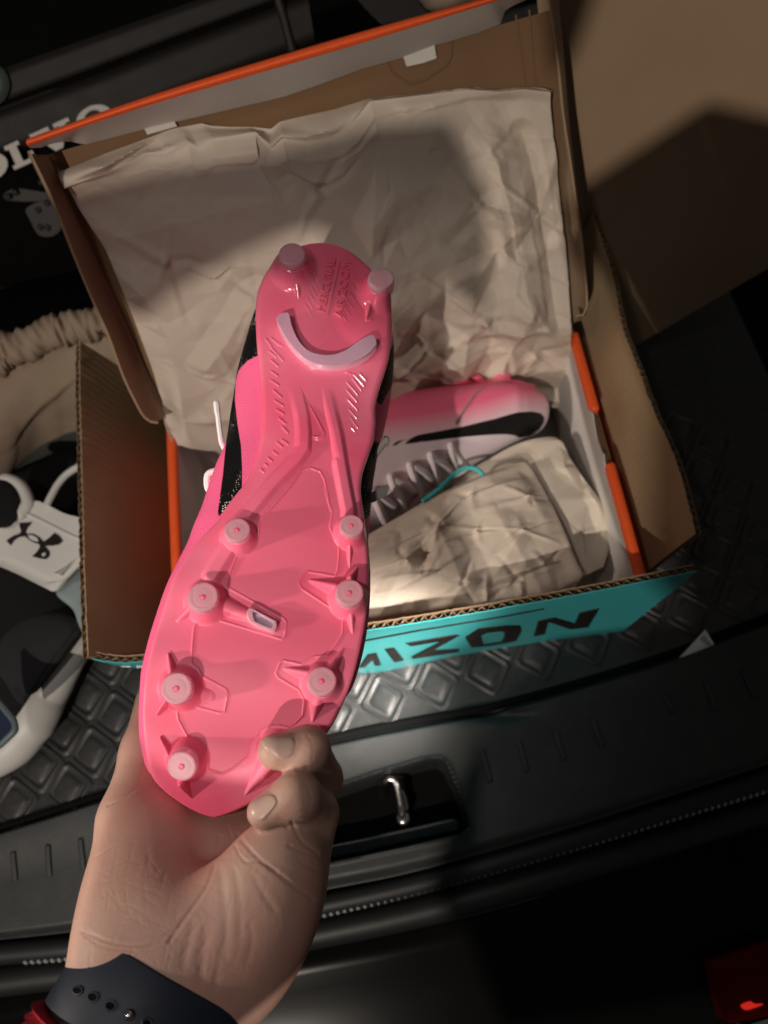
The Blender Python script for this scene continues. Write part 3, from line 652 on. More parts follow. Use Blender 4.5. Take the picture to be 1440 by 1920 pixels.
# printed letters on the front wall
def decal(name, pl, bv, m, parent, off=.0004, th=.0003, hole=None):
    def lin(Q): return resample(np.vstack([Q, Q[:1]]), max(24, int(np.linalg.norm(np.diff(np.vstack([Q, Q[:1]]), axis=0), axis=1).sum() / 3)), smooth=False)[:-1]
    Q = A(pl); O = lin(Q); lo_, hi_ = Q.min(0), Q.max(0); gx_, gy_ = np.meshgrid(np.arange(lo_[0], hi_[0], 4.0), np.arange(lo_[1], hi_[1], 4.0)); I_ = np.stack([gx_.ravel(), gy_.ravel()], -1)
    d_ = dpoly(I_, O)
    if hole is not None: H_ = lin(A(hole)); d_ = np.maximum(d_, -dpoly(I_, H_))
    I_ = I_[d_ < -1.5]; pts = [O] + ([H_] if hole is not None else []) + [I_]; fc = [list(range(len(O)))] + ([list(range(len(O) + len(H_) - 1, len(O) - 1, -1))] if hole is not None else [])
    r_ = delaunay_2d_cdt([Vector(p) for p in np.vstack(pts)], [], fc, 1 if hole is None else 2, 1e-5)
    V2 = A([v[:] for v in r_[0]]); F = [tuple(f) for f in r_[2]]; c_ = A([V2[list(f)].mean(0) for f in F]); ok = dpoly(c_, O) < 0
    if hole is not None: ok &= dpoly(c_, H_) > 0
    F = [f for f, k_ in zip(F, ok) if k_]; P = cast(V2, bv, off)
    n0 = np.cross(P[F[0][1]] - P[F[0][0]], P[F[0][2]] - P[F[0][0]]); 
    if n0 @ (CP - P[0]) < 0: F = [f[::-1] for f in F]
    o = mk(name, P, F, m, parent); md = o.modifiers.new('thickness', 'SOLIDIFY'); md.thickness = th; md.offset = 0
    return o
letters = [[(737, 247), (780, 237), (763, 296), (720, 305)], [(755, 243), (800, 234), (925, 271), (858, 278)], [(893, 216), (968, 199), (925, 271), (872, 262)],
           [(240, 330), (425, 298), (445, 300), (345, 356), (442, 352), (440, 363), (270, 389), (262, 381), (375, 322), (262, 341)],
           [(163, 352), (198, 346), (236, 394), (200, 402)], [(100, 372), (132, 366), (150, 412), (128, 416), (118, 392), (88, 420), (66, 424)]]
for pl in letters: decal('letter', KF(pl), bfw, M['ink'], fw)
oo = KF([(465, 308), (515, 275), (610, 265), (672, 264), (675, 285), (655, 322), (560, 340), (487, 346)]); oi = KF([(524, 302), (545, 291), (600, 285), (611, 288), (611, 303), (600, 325), (560, 331), (532, 336)])
decal('letter', oo, bfw, M['ink'], fw, hole=oi)
decal('print_line', KF([(90, 318), (300, 278), (620, 226), (760, 200), (760, 203), (620, 230), (300, 283), (90, 323)]), bfw, M['ink'], fw)
for a in ([(184, 1247), (196, 1244), (206, 1248), (200, 1252), (186, 1251)], [(222, 1249), (245, 1248), (243, 1253), (224, 1254)], [(256, 1248), (285, 1246), (285, 1251), (257, 1252)]):
    decal('print_mark', A(a), bfw, M['white_ink'], fw)
# left wall, right wall (inner kraft faces), back, bottom
Tl = ATZ([(150, 640), (150, 720), (152, 800), (156, 950), (160, 1100), (166, 1233)], .150)
Bl = A([(-.163, .42, 0), (-.163, .30, 0), (-.165, .200, 0)])
Tr_, Br_ = resample(Tl, 110), resample(Bl, 110); t = np.linspace(0, 1, 24)[:, None, None]
G = Tr_[None] * (1 - t) + Br_[None] * t; G = G + np.array([.004, 0, 0]) * np.sin(math.pi * t)
wall(rough_edge(G, .0006, 3), .0042, M['kraft_wall'], M['kraft_light'], ct, 'side_wall')
Tw = ATZ([(1110, 400), (1122, 455), (1140, 515), (1166, 603), (1203, 688), (1226, 765), (1258, 862), (1283, 950), (1299, 1002)], .150)
Bw = A([(.176, .43, 0), (.172, .3, 0), (.166, .174, 0)])
Tr_, Br_ = resample(Tw, 130), resample(Bw, 130)
G = Tr_[None] * (1 - t) + Br_[None] * t; G = G - np.array([.004, 0, 0]) * np.sin(math.pi * t) + np.array([.003, 0, 0]) * np.sin(9 * np.linspace(0, 1, 130))[None, :, None] * (1 - t)
wall(rough_edge(G, .0004, 4), .0042, M['kraft_wall'], M['kraft_light'], ct, 'side_wall')
V, F = box((.003, .433, .07), (.172, 0, 0), (0, .002, 0), (0, 0, .07)); mk('back_wall', V, F, M['kraft'], ct)
V, F = prism([(-.160, .225, .003), (.160, .200, .003), (.174, .43, .003), (-.162, .43, .003)], (0, 0, -.0025)); mk('bottom', V, F, M['kraft'], ct)

# ================================================================== ORANGE SHOE BOX
sb = thing('shoe_box', 'orange edged shoe box with white lined walls and its brown hinged lid standing open', 'shoe box', (0, .27, .004))
HA = ATZ([(318, 790)], .12)[0]; HB = ATZ([(1075, 620)], .12)[0]
hh = norm(HB - HA); phi = math.radians(32); bb = norm(np.cross([0, 0, 1.0], hh))
ll = math.cos(phi) * A([0, 0, 1.0]) + math.sin(phi) * bb; nl = np.cross(hh, ll)
if nl @ (CP - HA) < 0: nl = -nl
def LP(q, off=0.0): return ATP(q, HA + nl * off, nl)
FR = ATZ([(1206, 1086)], .12)[0]; FLc = A([-.148, .205, .12])
def side(a, b, inward, notch):
    """double board wall: white inside, orange folded top, finger notch cut in the top"""
    a, b, inward = A(a), A(b), A(inward); d = b - a; zz = A([0, 0, 1.])
    def cap(t0, t1):
        p, q_ = a + d * t0, a + d * t1; V, F = box((p + q_) / 2 - zz * .008, (q_ - p) / 2, inward * .0036, zz * .008); o = mk('folded_edge', V, F, M['orange'], sb); bevel(o, .0030, 4)
    if notch: cap(0, notch[0]); cap(notch[1], 1)
    else: cap(0, 1)
    wl = [0, 1]; n = 40; s = np.linspace(0, 1, n); top = np.full(n, -.012)
    if notch:
        w_ = sstep(notch[0] - .005, notch[0] + .01, s) * (1 - sstep(notch[1] - .01, notch[1] + .005, s)); top = -.012 + .011 * w_ * (1 - .9 * np.sin(math.pi * np.clip((s - notch[0]) / (notch[1] - notch[0]), 0, 1)))
    T = a + d * s[:, None] + inward * .0038; T[:, 2] = .12 + np.where(top > -.0115, top, -.012) + .006
    B = a + d * s[:, None] + inward * .0030; B[:, 2] = .006
    tq = np.linspace(0, 1, 10)[:, None, None]; G = T[None] * (1 - tq) + B[None] * tq + inward * .002 * np.sin(math.pi * tq)
    sheet('wall_lining', G, .0008, M['white_board'], sb)
    if notch:
        for k in range(3):
            off = inward * (.0022 - .0022 * k); p, q_ = a + d * (notch[0] - .02) + off, a + d * (notch[1] + .02) + off
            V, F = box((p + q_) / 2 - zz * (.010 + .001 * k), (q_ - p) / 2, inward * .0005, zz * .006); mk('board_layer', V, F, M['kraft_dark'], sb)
    V, F = box((a + b) / 2 * [1, 1, 0] - inward * .0030 + zz * .054, d / 2, inward * .0006, zz * .05); mk('outer_wall', V, F, M['orange'], sb)
side(HB + hh * .0005, FR, -hh, (.355, .565))
side(HA, FLc, hh, None)
V, F = box((FR + FLc) / 2 * [1, 1, 0] + [0, .002, .045], (FR - FLc) / 2 * [1, 1, 0] * .98, (0, .0008, 0), (0, 0, .038)); mk('front_wall', V, F, M['white_board'], sb)
V, F = prism([FLc * [1, 1, 0] + [0, 0, .006], FR * [1, 1, 0] + [0, 0, .006], HB * [1, 1, 0] + [0, 0, .006], HA * [1, 1, 0] + [0, 0, .006]], (0, 0, -.002)); mk('floor_panel', V, F, M['white_board'], sb)
V, F = prism([HA, HB, HB * [1, 1, 0] + [0, 0, .006], HA * [1, 1, 0] + [0, 0, .006]], bb * .002); mk('back_wall', V, F, M['white_board'], sb)
# lid
ld = thing('lid', None, None, HA); ld.parent = sb; ld.location = HA - A(sb.location)
TL, TR = LP([(90, 290)])[0], LP([(1036, 18)])[0]
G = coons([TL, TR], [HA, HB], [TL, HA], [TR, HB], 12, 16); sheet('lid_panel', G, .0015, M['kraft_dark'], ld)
fo = [(50, 261), (240, 194), (440, 131), (680, 60), (898, 0), (1034, -39)]; fi = [(52, 274), (240, 210), (440, 150), (680, 80), (937, 0), (1036, -27)]
whb = np.vstack([KL([(170, 352), (230, 350), (290, 328), (360, 317), (405, 316), (440, 326), (480, 334), (640, 292), (820, 246)]), KT([(0, 443), (200, 396), (350, 345), (520, 282), (620, 254), (690, 235), (820, 185), (890, 166), (1000, 132), (1088, 98), (1105, 45), (1130, 28), (1190, 0), (1240, -25), (1296, -60)])])
Tt = LP(fi, .034); Bt = LP(whb, .0022); Bt = np.where((np.arange(len(Bt)) < 4)[:, None], LP(whb, .018), Bt); Bt = np.where((np.arange(len(Bt)) > len(Bt) - 5)[:, None], LP(whb, .014), Bt)
Tt2, Bt2 = resample(Tt, 120, smooth=False), resample(Bt, 120, smooth=False)
tq = np.linspace(0, 1, 10)[:, None, None]; sheet('lid_lining', Tt2[None] * (1 - tq) + Bt2[None] * tq, .001, M['white_board'], ld)
Po, Pi = resample(LP(fo, .035), 60), resample(LP(fi, .035), 60)
prof = []
for k in range(9):
    a = k / 8; prof.append(Pi * (1 - a) + Po * a + nl * .0022 * math.sin(math.pi * a))
prof += [Po - nl * .034, Po - nl * .034 - ll * .001, Pi - nl * .004]
G = A(prof); mk('lid_edge', G.reshape(-1, 3), gridF(G.shape[0], 60, flip=False), M['orange'], ld, 60)
for pl in (KT([(690, 233), (704, 272), (770, 258), (826, 238), (818, 184)]), KL([(812, 244), (828, 278), (920, 252), (997, 230), (978, 200)])):
    V, F = prism(LP(pl, .0035), -nl * .0008); mk('lid_tab', V, F, M['white_board'], ld)
for pl in (KT([(627, 254), (640, 295), (720, 345), (780, 325), (866, 268), (886, 232), (888, 166)]), KT([(1150, 60), (1190, 350)]), KT([(1205, 40), (1230, 350)])):
    V, F = tube(LP(resample(pl, 30, smooth=False), .0006), .0007, 6); mk('crease', V, F, M['kraft_dark'], ld)
fl_f = LP(KL([(168, 366), (300, 645), (440, 1000), (530, 1215), (620, 1420), (700, 1640), (780, 1805), (815, 1862), (850, 1888), (890, 1893)]), .034)
fl_b = LP([(90, 290), (140, 400), (190, 505), (240, 615), (290, 730), (314, 782)], .003)
Fa, Fb = resample(fl_f, 40), resample(fl_b, 40); tq = np.linspace(0, 1, 10)[:, None, None]
G = Fa[None] * (1 - tq) + Fb[None] * tq + hh * -.004 * np.sin(math.pi * tq); sheet('lid_flap', G, .0014, M['kraft'], ld)
fr_f = LP(KU([(694, -70), (697, 0), (715, 120), (730, 240), (744, 380), (765, 520), (788, 680), (808, 820), (822, 960), (825, 1025), (815, 1060), (790, 1062)]), .034)
fr_b = LP([(1036, 18), (1046, 170), (1056, 330), (1066, 480), (1075, 606)], .003)
Fa, Fb = resample(fr_f, 40), resample(fr_b, 40); G = Fa[None] * (1 - tq) + Fb[None] * tq + hh * .004 * np.sin(math.pi * tq); sheet('lid_flap', G, .0014, M['kraft'], ld)

# ================================================================== WRAPPING PAPER
def stars(S, T, centres, seed, count=5, L=(.06, .2), wd=(.010, .026), amp=.0026):
    rng = np.random.default_rng(seed); Q = np.stack([S.ravel(), T.ravel()], -1); H = np.zeros(len(Q))
    for c in centres:
        a0 = rng.uniform(0, 6.28)
        for k in range(count):
            a = a0 + k * 6.28 / count + rng.normal() * .35; e = A(c) + A([math.cos(a), math.sin(a)]) * rng.uniform(*L); w_ = rng.uniform(*wd); m_ = (np.abs(Q - c).max(1) < .3)
            d, u = dseg(Q[m_], c, e); H[m_] += rng.choice([1, 1, -1]) * amp * rng.uniform(.5, 1.2) * np.maximum(0, 1 - d / w_) * (1 - .7 * u)
    return H.reshape(S.shape)
def crumple(n, m, specs):
    S, T = np.meshgrid(np.linspace(0, 1, m), np.linspace(0, 1, n)); Z = np.zeros((n, m))
    for cnt_, amp, seed, b in specs: Z += amp * blur(plnoise(S, T, cnt_, seed), b)
    return Z, S, T
top_px = np.vstack([KL([(325, 490), (600, 381), (850, 290), (930, 258), (985, 241), (1060, 228), (1135, 214), (1185, 228), (1300, 236), (1440, 236)]), KT([(150, 527), (185, 498), (260, 480), (410, 447), (545, 405), (700, 388), (950, 355), (1080, 366), (1180, 355), (1270, 358), (1292, 370)])])
cr_px = np.vstack([KL([(362, 578), (600, 488), (735, 430), (830, 384), (925, 392), (1005, 348), (1060, 318), (1110, 345), (1190, 300), (1440, 264)]), KT([(150, 606), (195, 566), (290, 585), (400, 574), (470, 520), (552, 414), (700, 397), (950, 366), (1080, 374), (1180, 364), (1292, 376)])])
NR, NC = 290, 360
Tp = LP(top_px, .004); Cp = LP(cr_px, .017)
Lp = np.vstack([Cp[:1], LP([(140, 385), (165, 420), (200, 475), (240, 570), (285, 690)], .010), LP([(304, 745), (316, 782)], .012), ATY([(335, 815)], [.322])])
Rp = np.vstack([Cp[-1:], LP([(1047, 330), (1060, 480), (1066, 590)], .012), ATY([(1068, 640), (1066, 700), (1066, 765)], [.352, .348, .346])])
Bp = ATY([(335, 815), (430, 838), (560, 830), (700, 810), (850, 785), (980, 770), (1066, 765)], [.322, .324, .328, .334, .340, .343, .346])
Bp[0] = Lp[-1]; Bp[-1] = Rp[-1]
G = coons(resample(Cp, 400, smooth=False), Bp, Lp, Rp, NR, NC)
Z, S, T = crumple(NR, NC, [(9, .0042, 11, 6), (44, .0046, 12, 1), (170, .0022, 13, 0), (520, .0006, 14, 0)])
Nn = gnormal(G); Nn = Nn * np.sign((Nn * (CP - G)).sum(-1))[..., None]
calm = 1 - .72 * np.exp(-(((S - .38) / .36) ** 2 + ((T - .18) / .2) ** 2))
bulge = .020 * np.sin(math.pi * S) ** .8 * np.exp(-((T - .30) / .35) ** 2)
# long folds radiating below the fold at the left and along the right side
def fold(p0, p1, w_, amp):
    d, u = dseg(np.stack([S.ravel(), T.ravel()], -1), p0, p1); return amp * np.maximum(0, 1 - d / w_).reshape(S.shape)
folds = fold((.30, .42), (.14, .66), .05, .006) + fold((.31, .46), (.27, .85), .035, .005) + fold((.32, .43), (.46, .47), .04, .006) + fold((.86, .12), (.90, .55), .05, .006) + fold((.90, .55), (.80, .85), .05, .007) + fold((.78, .52), (.70, .9), .05, .005) + fold((.84, .3), (.92, .33), .03, .004) + fold((.80, .62), (.98, .60), .03, .004) - fold((.94, .1), (.97, .6), .03, .005)
edge = sstep(0, .03, T)
folds = folds + stars(S, T, [(.30, .43), (.31, .60), (.83, .27), (.87, .14), (.80, .58), (.91, .72), (.72, .82), (.46, .84), (.2, .72), (.88, .43), (.93, .58), (.66, .66), (.55, .72), (.95, .3), (.12, .3), (.5, .12), (.36, .78), (.84, .86)], 77)
G = G + Nn * ((Z * calm + folds) * edge + bulge * edge)[..., None]
G = G + nl * (.016 * np.exp(-((T - .86) / .13) ** 2) * (1 - sstep(.45, .75, S)) * sstep(0, .06, S))[..., None]
tq = np.linspace(0, 1, 14)[:-1, None, None]; Tp2, Cp2 = resample(Tp, NC, smooth=False), resample(Cp, NC, smooth=False)
lipG = Tp2[None] * (1 - tq) + Cp2[None] * tq + nl * .0050 * (plnoise(*np.meshgrid(np.linspace(0, 1, NC), np.linspace(0, .12, 13)), 260, 21)[..., None]) * np.sin(math.pi * tq)
back = (Tp2 - ll * .02 - nl * .002)[None]
pp = sheet('wrapping_paper', np.concatenate([lipG, G], 0), .00025, M['paper'], None, 32)
tag(pp, 'large creased sheet of pale brown wrapping paper draped over the inside of the open lid', 'wrapping paper')
def paper(nm, T_, B_, L_, R_, n, m, specs, bul, mat_, label, extra=None, star=((.3, .3), (.6, .5), (.8, .7), (.4, .75))):
    G = coons(T_, B_, L_, R_, n, m); Z, S, T = crumple(n, m, specs); Nn = gnormal(G); Nn = Nn * np.sign((Nn * (CP - G)).sum(-1))[..., None]
    e = np.minimum(sstep(0, .06, S) * sstep(0, .06, 1 - S), sstep(0, .05, T) * sstep(0, .05, 1 - T)) * .75 + .25
    H = (Z + stars(S, T, star, 5)) * e + bul * np.sin(math.pi * np.clip(S, 0, 1)) ** .6 * np.sin(math.pi * np.clip(T, 0, 1)) ** .6
    if extra is not None: H = H + extra(S, T)
    return tag(sheet(nm, G + Nn * H[..., None], .00025, mat_, None, 32), label, 'wrapping paper')
gz = lambda p, z: ATZ(KG(p), z)
T_ = gz([(420, 520), (520, 460), (640, 392), (720, 366), (800, 362), (828, 392)], .088)
R_ = np.vstack([T_[-1:], gz([(900, 500), (985, 620), (1012, 690), (1006, 770), (982, 845)], [.09, .088, .086, .08, .075])])
B_ = gz([(420, 960), (600, 960), (800, 930), (982, 845)], .070); B_[-1] = R_[-1]
paper('wrapping_paper', T_, B_, [T_[0], B_[0]], R_, 90, 120, [(14, .0028, 31, 2), (60, .0012, 32, 1)], .006, M['paper2'], 'pale wrapping paper layer behind the folded front bundle with a rounded top corner')
def fx(S, T):
    Q = np.stack([S.ravel(), T.ravel()], -1)
    def r(a, b, w_, h): return h * .5 * np.maximum(0, 1 - dseg(Q, a, b)[0] / w_).reshape(S.shape)
    return r((.46, .42), (.30, .98), .07, .008) + r((.46, .42), (.58, .30), .06, .006) + r((.60, .25), (.62, .75), .06, .006) - r((.53, .32), (.50, .85), .05, .007) + r((.62, .75), (.50, 1.0), .06, .006) + r((.80, .35), (.86, .95), .06, .005) - r((.70, .4), (.74, 1.), .05, .004) + r((.86, .5), (.74, .72), .05, .004)
T_ = gz([(-240, 900), (-100, 830), (100, 725), (330, 592), (500, 516), (640, 463), (686, 452)], .104)
R_ = np.vstack([T_[-1:], gz([(712, 478), (762, 560), (830, 700), (880, 820), (905, 880), (872, 925)], [.104, .103, .1, .096, .092, .082])])
B_ = gz([(-240, 1130), (100, 1085), (300, 1050), (600, 1000), (872, 925)], .082); B_[-1] = R_[-1]
paper('wrapping_paper', T_, B_, [T_[0], B_[0]], R_, 130, 190, [(16, .0034, 41, 4), (80, .0011, 42, 1), (330, .0004, 43, 0)], .010, M['paper'], 'folded crumpled wrapping paper bundle at the front of the shoe box', fx, ((.46, .42), (.60, .26), (.62, .74), (.52, .6), (.86, .5), (.72, .4), (.8, .8), (.68, .88), (.93, .3), (.75, .15), (.9, .75)))

# ================================================================== SECOND BOOT, LYING IN THE BOX
b2 = thing('football_boot', 'pink boot lying on its side inside the box with pale laces, black stripe uppermost', 'football boot', (.05, .29, .03))
E1 = [(1076, 300), (1073, 268), (1055, 236), (1020, 206), (960, 182), (900, 170), (800, 166), (700, 174), (600, 182), (450, 194), (330, 222), (200, 302), (60, 380), (-100, 440), (-220, 520), (-262, 640)]
E2 = [(1076, 300), (1073, 345), (1050, 392), (1005, 432), (930, 466), (860, 502), (760, 556), (640, 622), (500, 702), (380, 782), (260, 862), (150, 938), (20, 1000), (-110, 1020), (-210, 900), (-262, 640)]
n2, k2 = 150, 120
def pl2(E, z): return ATZ(KS(resample(E, n2)), z)
s = np.linspace(0, 1, n2)
P1 = pl2(E1, np.interp(s, [0, .15, .5, 1], [.080, .098, .098, .095])); P2 = pl2(E2, np.interp(s, [0, .15, .5, 1], [.070, .072, .074, .070]))
mid = (P1 + P2) / 2; ex = (P2 - P1) / 2; upb = norm(A([-.05, -.38, .92]))
hb = .034 * np.clip(np.sin(math.pi * np.clip(s * .9 + .02, 0, 1)), 0, 1) ** .45 * np.where(s < .12, np.sqrt(np.clip(s / .12, 0, 1)), 1) * np.where(s > .95, np.sqrt(np.clip((1 - s) / .05, 0, 1)), 1)
a = np.linspace(0, 2 * math.pi, k2, endpoint=False); cx = np.sign(np.cos(a)) * np.abs(np.cos(a)) ** .80; cz = np.sign(np.sin(a)) * np.abs(np.sin(a)) ** .80
V = mid[:, None] + ex[:, None] * cx[None, :, None] + upb * hb[:, None, None] * cz[None, :, None] * np.where(cz > 0, 1.0, .8)[None, :, None]
V = V.reshape(-1, 3); q = PROJ(V)
up2o = mk('upper', V, gridF(n2, k2, True, flip=True), M['upper2'], b2, 80)
# make the winding face outwards
stripe2 = KS([(212, 487), (330, 452), (400, 430), (520, 408), (640, 385), (740, 360), (800, 346), (860, 328), (915, 313), (990, 308), (1036, 318), (1054, 338), (1052, 366), (1030, 402), (985, 434), (925, 447), (902, 434), (860, 428), (820, 428), (740, 432), (640, 441), (560, 450), (480, 460), (330, 479), (225, 492)])
attr(up2o, 'stripe', -dpoly(q, stripe2)); 
l0 = KS([(-150, 720), (200, 440), (500, 400), (750, 345), (900, 290), (1080, 270)]); 
below = np.interp(q[:, 0], l0[:, 0], l0[:, 1]); attr(up2o, 'fade', (q[:, 1] - below))
attr_mix(M['upper2'], 'fade', (0.84, 0.71, 0.76), -34, 18); attr_mix(M['upper2'], 'stripe', (0.006, 0.006, 0.007), -0.8, 0.8)
b2v = bvh_of(up2o)
G = A([cast(KS(resample(p_, 60)), b2v, .0003) for p_ in ([(588, 372), (630, 310), (690, 225), (735, 190)], [(594, 376), (637, 316), (697, 232), (741, 196)])])
V, F = tube(G[0], .0009, 6); mk('seam_ridge', V, F, M['upper2'], b2)
for (bx, by), (tx, ty), r in (((622, 180), (612, 120), .0075), ((835, 172), (832, 118), .0072), ((372, 214), (360, 160), .007), ((712, 172), (706, 146), .005)):
    p0 = ATZ(KS([(bx, by + 6)]), .094)[0]; p1 = ATZ(KS([(tx, ty)]), .096)[0]
    V, F = capsule(resample([p0, p1], 6), [r * 1.5, r * 1.3, r * 1.15, r * 1.05, r, r], 14); mk('stud', V, F, M['sole'], b2)
V, F = capsule(resample(ATZ(KS([(-60, 404), (100, 350), (200, 300), (330, 220), (450, 193), (600, 182), (800, 168), (900, 172), (985, 196)]), .093), 80), .0042, 10); mk('sole_plate', V, F, M['sole'], b2)
lz = lambda pts, off=.0016: cast(KS(resample(pts, 22)), b2v, off)
for pts in ([(568, 485), (575, 530), (590, 590), (600, 640)], [(462, 535), (475, 590), (485, 650), (500, 700)], [(355, 590), (370, 640), (390, 700), (410, 745)], [(255, 650), (275, 710), (300, 760), (325, 810)], [(160, 720), (180, 780), (200, 830), (220, 870)],
            [(632, 590), (600, 555), (575, 520)], [(560, 605), (520, 575), (480, 560)], [(455, 650), (420, 620), (380, 600)], [(365, 710), (330, 685), (280, 670)], [(265, 790), (230, 770), (190, 740)],
            [(560, 650), (590, 620), (632, 600)], [(440, 735), (480, 700), (560, 650)], [(330, 810), (390, 750), (450, 720)]):
    V, F = capsule(lz(pts, .0022), .0030, 8); mk('lace', V, F, M['lace'], b2)
V, F = dome(resample(cast(KS([(90, 800), (250, 690), (420, 590), (560, 540), (640, 590), (600, 660), (420, 760), (240, 870), (120, 930)]), b2v, .0002), 50, True), upb, .0012, 6, back=.001); mk('tongue', V, F, M['lace'], b2)
tc = ATZ(KS([(420, 775), (470, 740), (520, 700), (570, 650), (620, 612), (680, 602), (720, 620), (737, 645)]), [.108, .108, .108, .107, .107, .108, .109, .107])
V, F = tube(resample(tc, 50), .0017, 8); cd = mk('pull_cord', V, F, M['teal_cord'], b2)
V, F = capsule(resample(ATZ(KS([(130, 775), (170, 745), (235, 705), (255, 730), (190, 765), (130, 790)]), .125), 8), .001, 6)
G = coons(ATZ(KS([(110, 762), (180, 720), (240, 690)]), .118), ATZ(KS([(110, 800), (190, 765), (258, 732)]), .116), ATZ(KS([(110, 762), (110, 800)]), .118), ATZ(KS([(240, 690), (258, 732)]), .118), 6, 14)
sheet('pull_tab', G, .0012, M['grey_tab'], b2)
# ================================================================== THE HELD BOOT, SOLE TOWARDS THE CAMERA
HX = A([625, 455.]); TX = A([385, 1537.]); AX = (TX - HX); AL = np.linalg.norm(AX); AX = AX / AL
DU = [-.05, 0, .10, .25, .40, .50, .60, .75, .88, .95, 1.0, 1.05]
DV = [.4105, .4085, .3990, .3845, .3680, .3555, .3440, .3300, .3225, .3228, .3275, .333]
from_u = np.linspace(-.05, 1.05, 400); dv = np.interp(from_u, DU, DV)
for _ in range(60): dv[1:-1] = (dv[:-2] + 2 * dv[1:-1] + dv[2:]) / 4
def depth(q): return np.interp(((A(q) - HX) @ AX) / AL, from_u, dv)
Lsole = np.vstack([K1([(700, 100), (600, 108), (500, 150), (440, 195), (395, 255), (362, 325), (345, 390), (340, 500), (345, 620), (352, 720), (365, 860), (374, 1000), (370, 1120), (345, 1255), (290, 1380), (205, 1490)]),
                   K2([(480, 215), (400, 300), (320, 395), (245, 520), (197, 650), (156, 780), (118, 910), (92, 1040), (77, 1180), (72, 1330), (84, 1470), (112, 1590), (165, 1665), (250, 1735), (330, 1785), (400, 1815), (470, 1822)])])
Rsole = np.vstack([K1([(700, 100), (790, 112), (870, 148), (940, 205), (1000, 265), (1045, 330), (1070, 400), (1082, 490), (1082, 570), (1072, 660), (1055, 750), (1030, 830), (1005, 910), (990, 985), (992, 1060), (982, 1150), (955, 1240), (925, 1330), (914, 1420), (922, 1500)]),
                   K2([(1280, 205), (1293, 330), (1301, 450), (1300, 600), (1285, 760), (1255, 920), (1215, 1070), (1160, 1210), (1100, 1330), (1020, 1440), (930, 1545), (850, 1630), (760, 1700), (660, 1765), (560, 1808), (470, 1822)])])
Lup = np.vstack([K1([(700, 96), (600, 103), (480, 156), (390, 250), (350, 330), (325, 385), (285, 530), (248, 680), (232, 800), (215, 900), (200, 1010), (180, 1100), (135, 1210), (95, 1330), (60, 1440), (20, 1540)]),
                 K2([(330, 262), (280, 370), (225, 490), (170, 660), (130, 790), (100, 910), (76, 1040), (66, 1180), (62, 1330), (72, 1470), (102, 1600), (160, 1675), (250, 1748), (330, 1798), (400, 1826), (470, 1834)])])
Rup = np.vstack([K1([(700, 96), (800, 108), (880, 146), (960, 212), (1030, 290), (1066, 370), (1090, 480), (1092, 570), (1088, 660), (1075, 780), (1052, 900), (1030, 980), (1012, 1060), (1000, 1140), (987, 1230), (979, 1320), (969, 1440), (963, 1540)]),
                 K2([(1306, 218), (1313, 330), (1318, 440), (1313, 600), (1292, 790), (1254, 960), (1202, 1110), (1140, 1240), (1068, 1360), (985, 1470), (900, 1580), (800, 1680), (700, 1752), (600, 1808), (470, 1834)])])
NT, NA = 760, 270
Ls, Rs = resample(Lsole, NT), resample(Rsole, NT)
aa = np.linspace(0, 1, NA)
Q = Ls[:, None] * (1 - aa[None, :, None]) + Rs[:, None] * aa[None, :, None]
Qf = Q.reshape(-1, 2)
def base_pt(q):
    q = A(q); return PXD(q, depth(q))
def base_n(q):
    e = 2.0; q = A(q); dx = base_pt(q + [e, 0]) - base_pt(q - [e, 0]); dy = base_pt(q + [0, e]) - base_pt(q - [0, e])
    n = norm(np.cross(dx, dy)); return n * np.sign((n * (CP - base_pt(q))).sum(-1))[..., None]
rec_c = np.vstack([K1([(525, 1440), (590, 1352), (640, 1337), (690, 1355), (712, 1395), (728, 1470), (745, 1562)]),
    K2([(1060, 60), (1098, 185), (1087, 265), (1105, 310), (1138, 345), (1135, 420), (1128, 495), (1115, 520), (970, 497), (945, 515), (920, 560), (935, 590), (1090, 690), (1120, 720), (1160, 745), (1155, 830), (1120, 890), (1075, 945), (1000, 955), (935, 995), (840, 975), (820, 985), (796, 1045), (810, 1070), (920, 1135), (948, 1190), (940, 1270), (900, 1310), (860, 1335), (820, 1325), (760, 1325), (700, 1360), (660, 1425), (645, 1495), (560, 1555), (510, 1580), (440, 1557), (438, 1490), (405, 1420), (370, 1400), (322, 1388), (270, 1290), (266, 1252), (300, 1246), (355, 1225), (495, 1262), (520, 1255), (542, 1150), (530, 1125), (400, 1055), (385, 1020), (348, 990), (352, 880), (360, 790), (372, 772), (465, 752), (830, 866), (850, 845), (860, 770), (842, 745), (535, 576), (560, 490), (597, 405), (650, 395), (690, 350), (710, 300), (712, 235), (870, 60)])])
heel_dish = K1([(600, 128), (700, 112), (800, 130), (915, 205), (930, 280), (880, 340), (865, 420), (930, 500), (960, 570), (900, 590), (840, 650), (740, 680), (660, 650), (600, 560), (560, 480), (590, 440), (600, 380), (590, 280), (590, 200)])
studs = [('K2', (590, 268), 68, .0105), ('K2', (1207, 245), 63, .0105), ('K2', (405, 630), 80, .0105), ('K2', (1197, 607), 73, .0105), ('K2', (262, 1125), 82, .0100), ('K2', (1047, 1085), 76, .0100), ('K2', (290, 1547), 78, .0095), ('K2', (800, 1470), 76, .0095), ('K1', (540, 162), 70, .0130), ('K1', (1022, 290), 67, .0130)]
def base_for_tip(tip, h):
    q = A(tip).copy()
    for _ in range(12):
        p = base_pt(q) + base_n(q) * h; q = q + (A(tip) - PROJ(p))
    return q
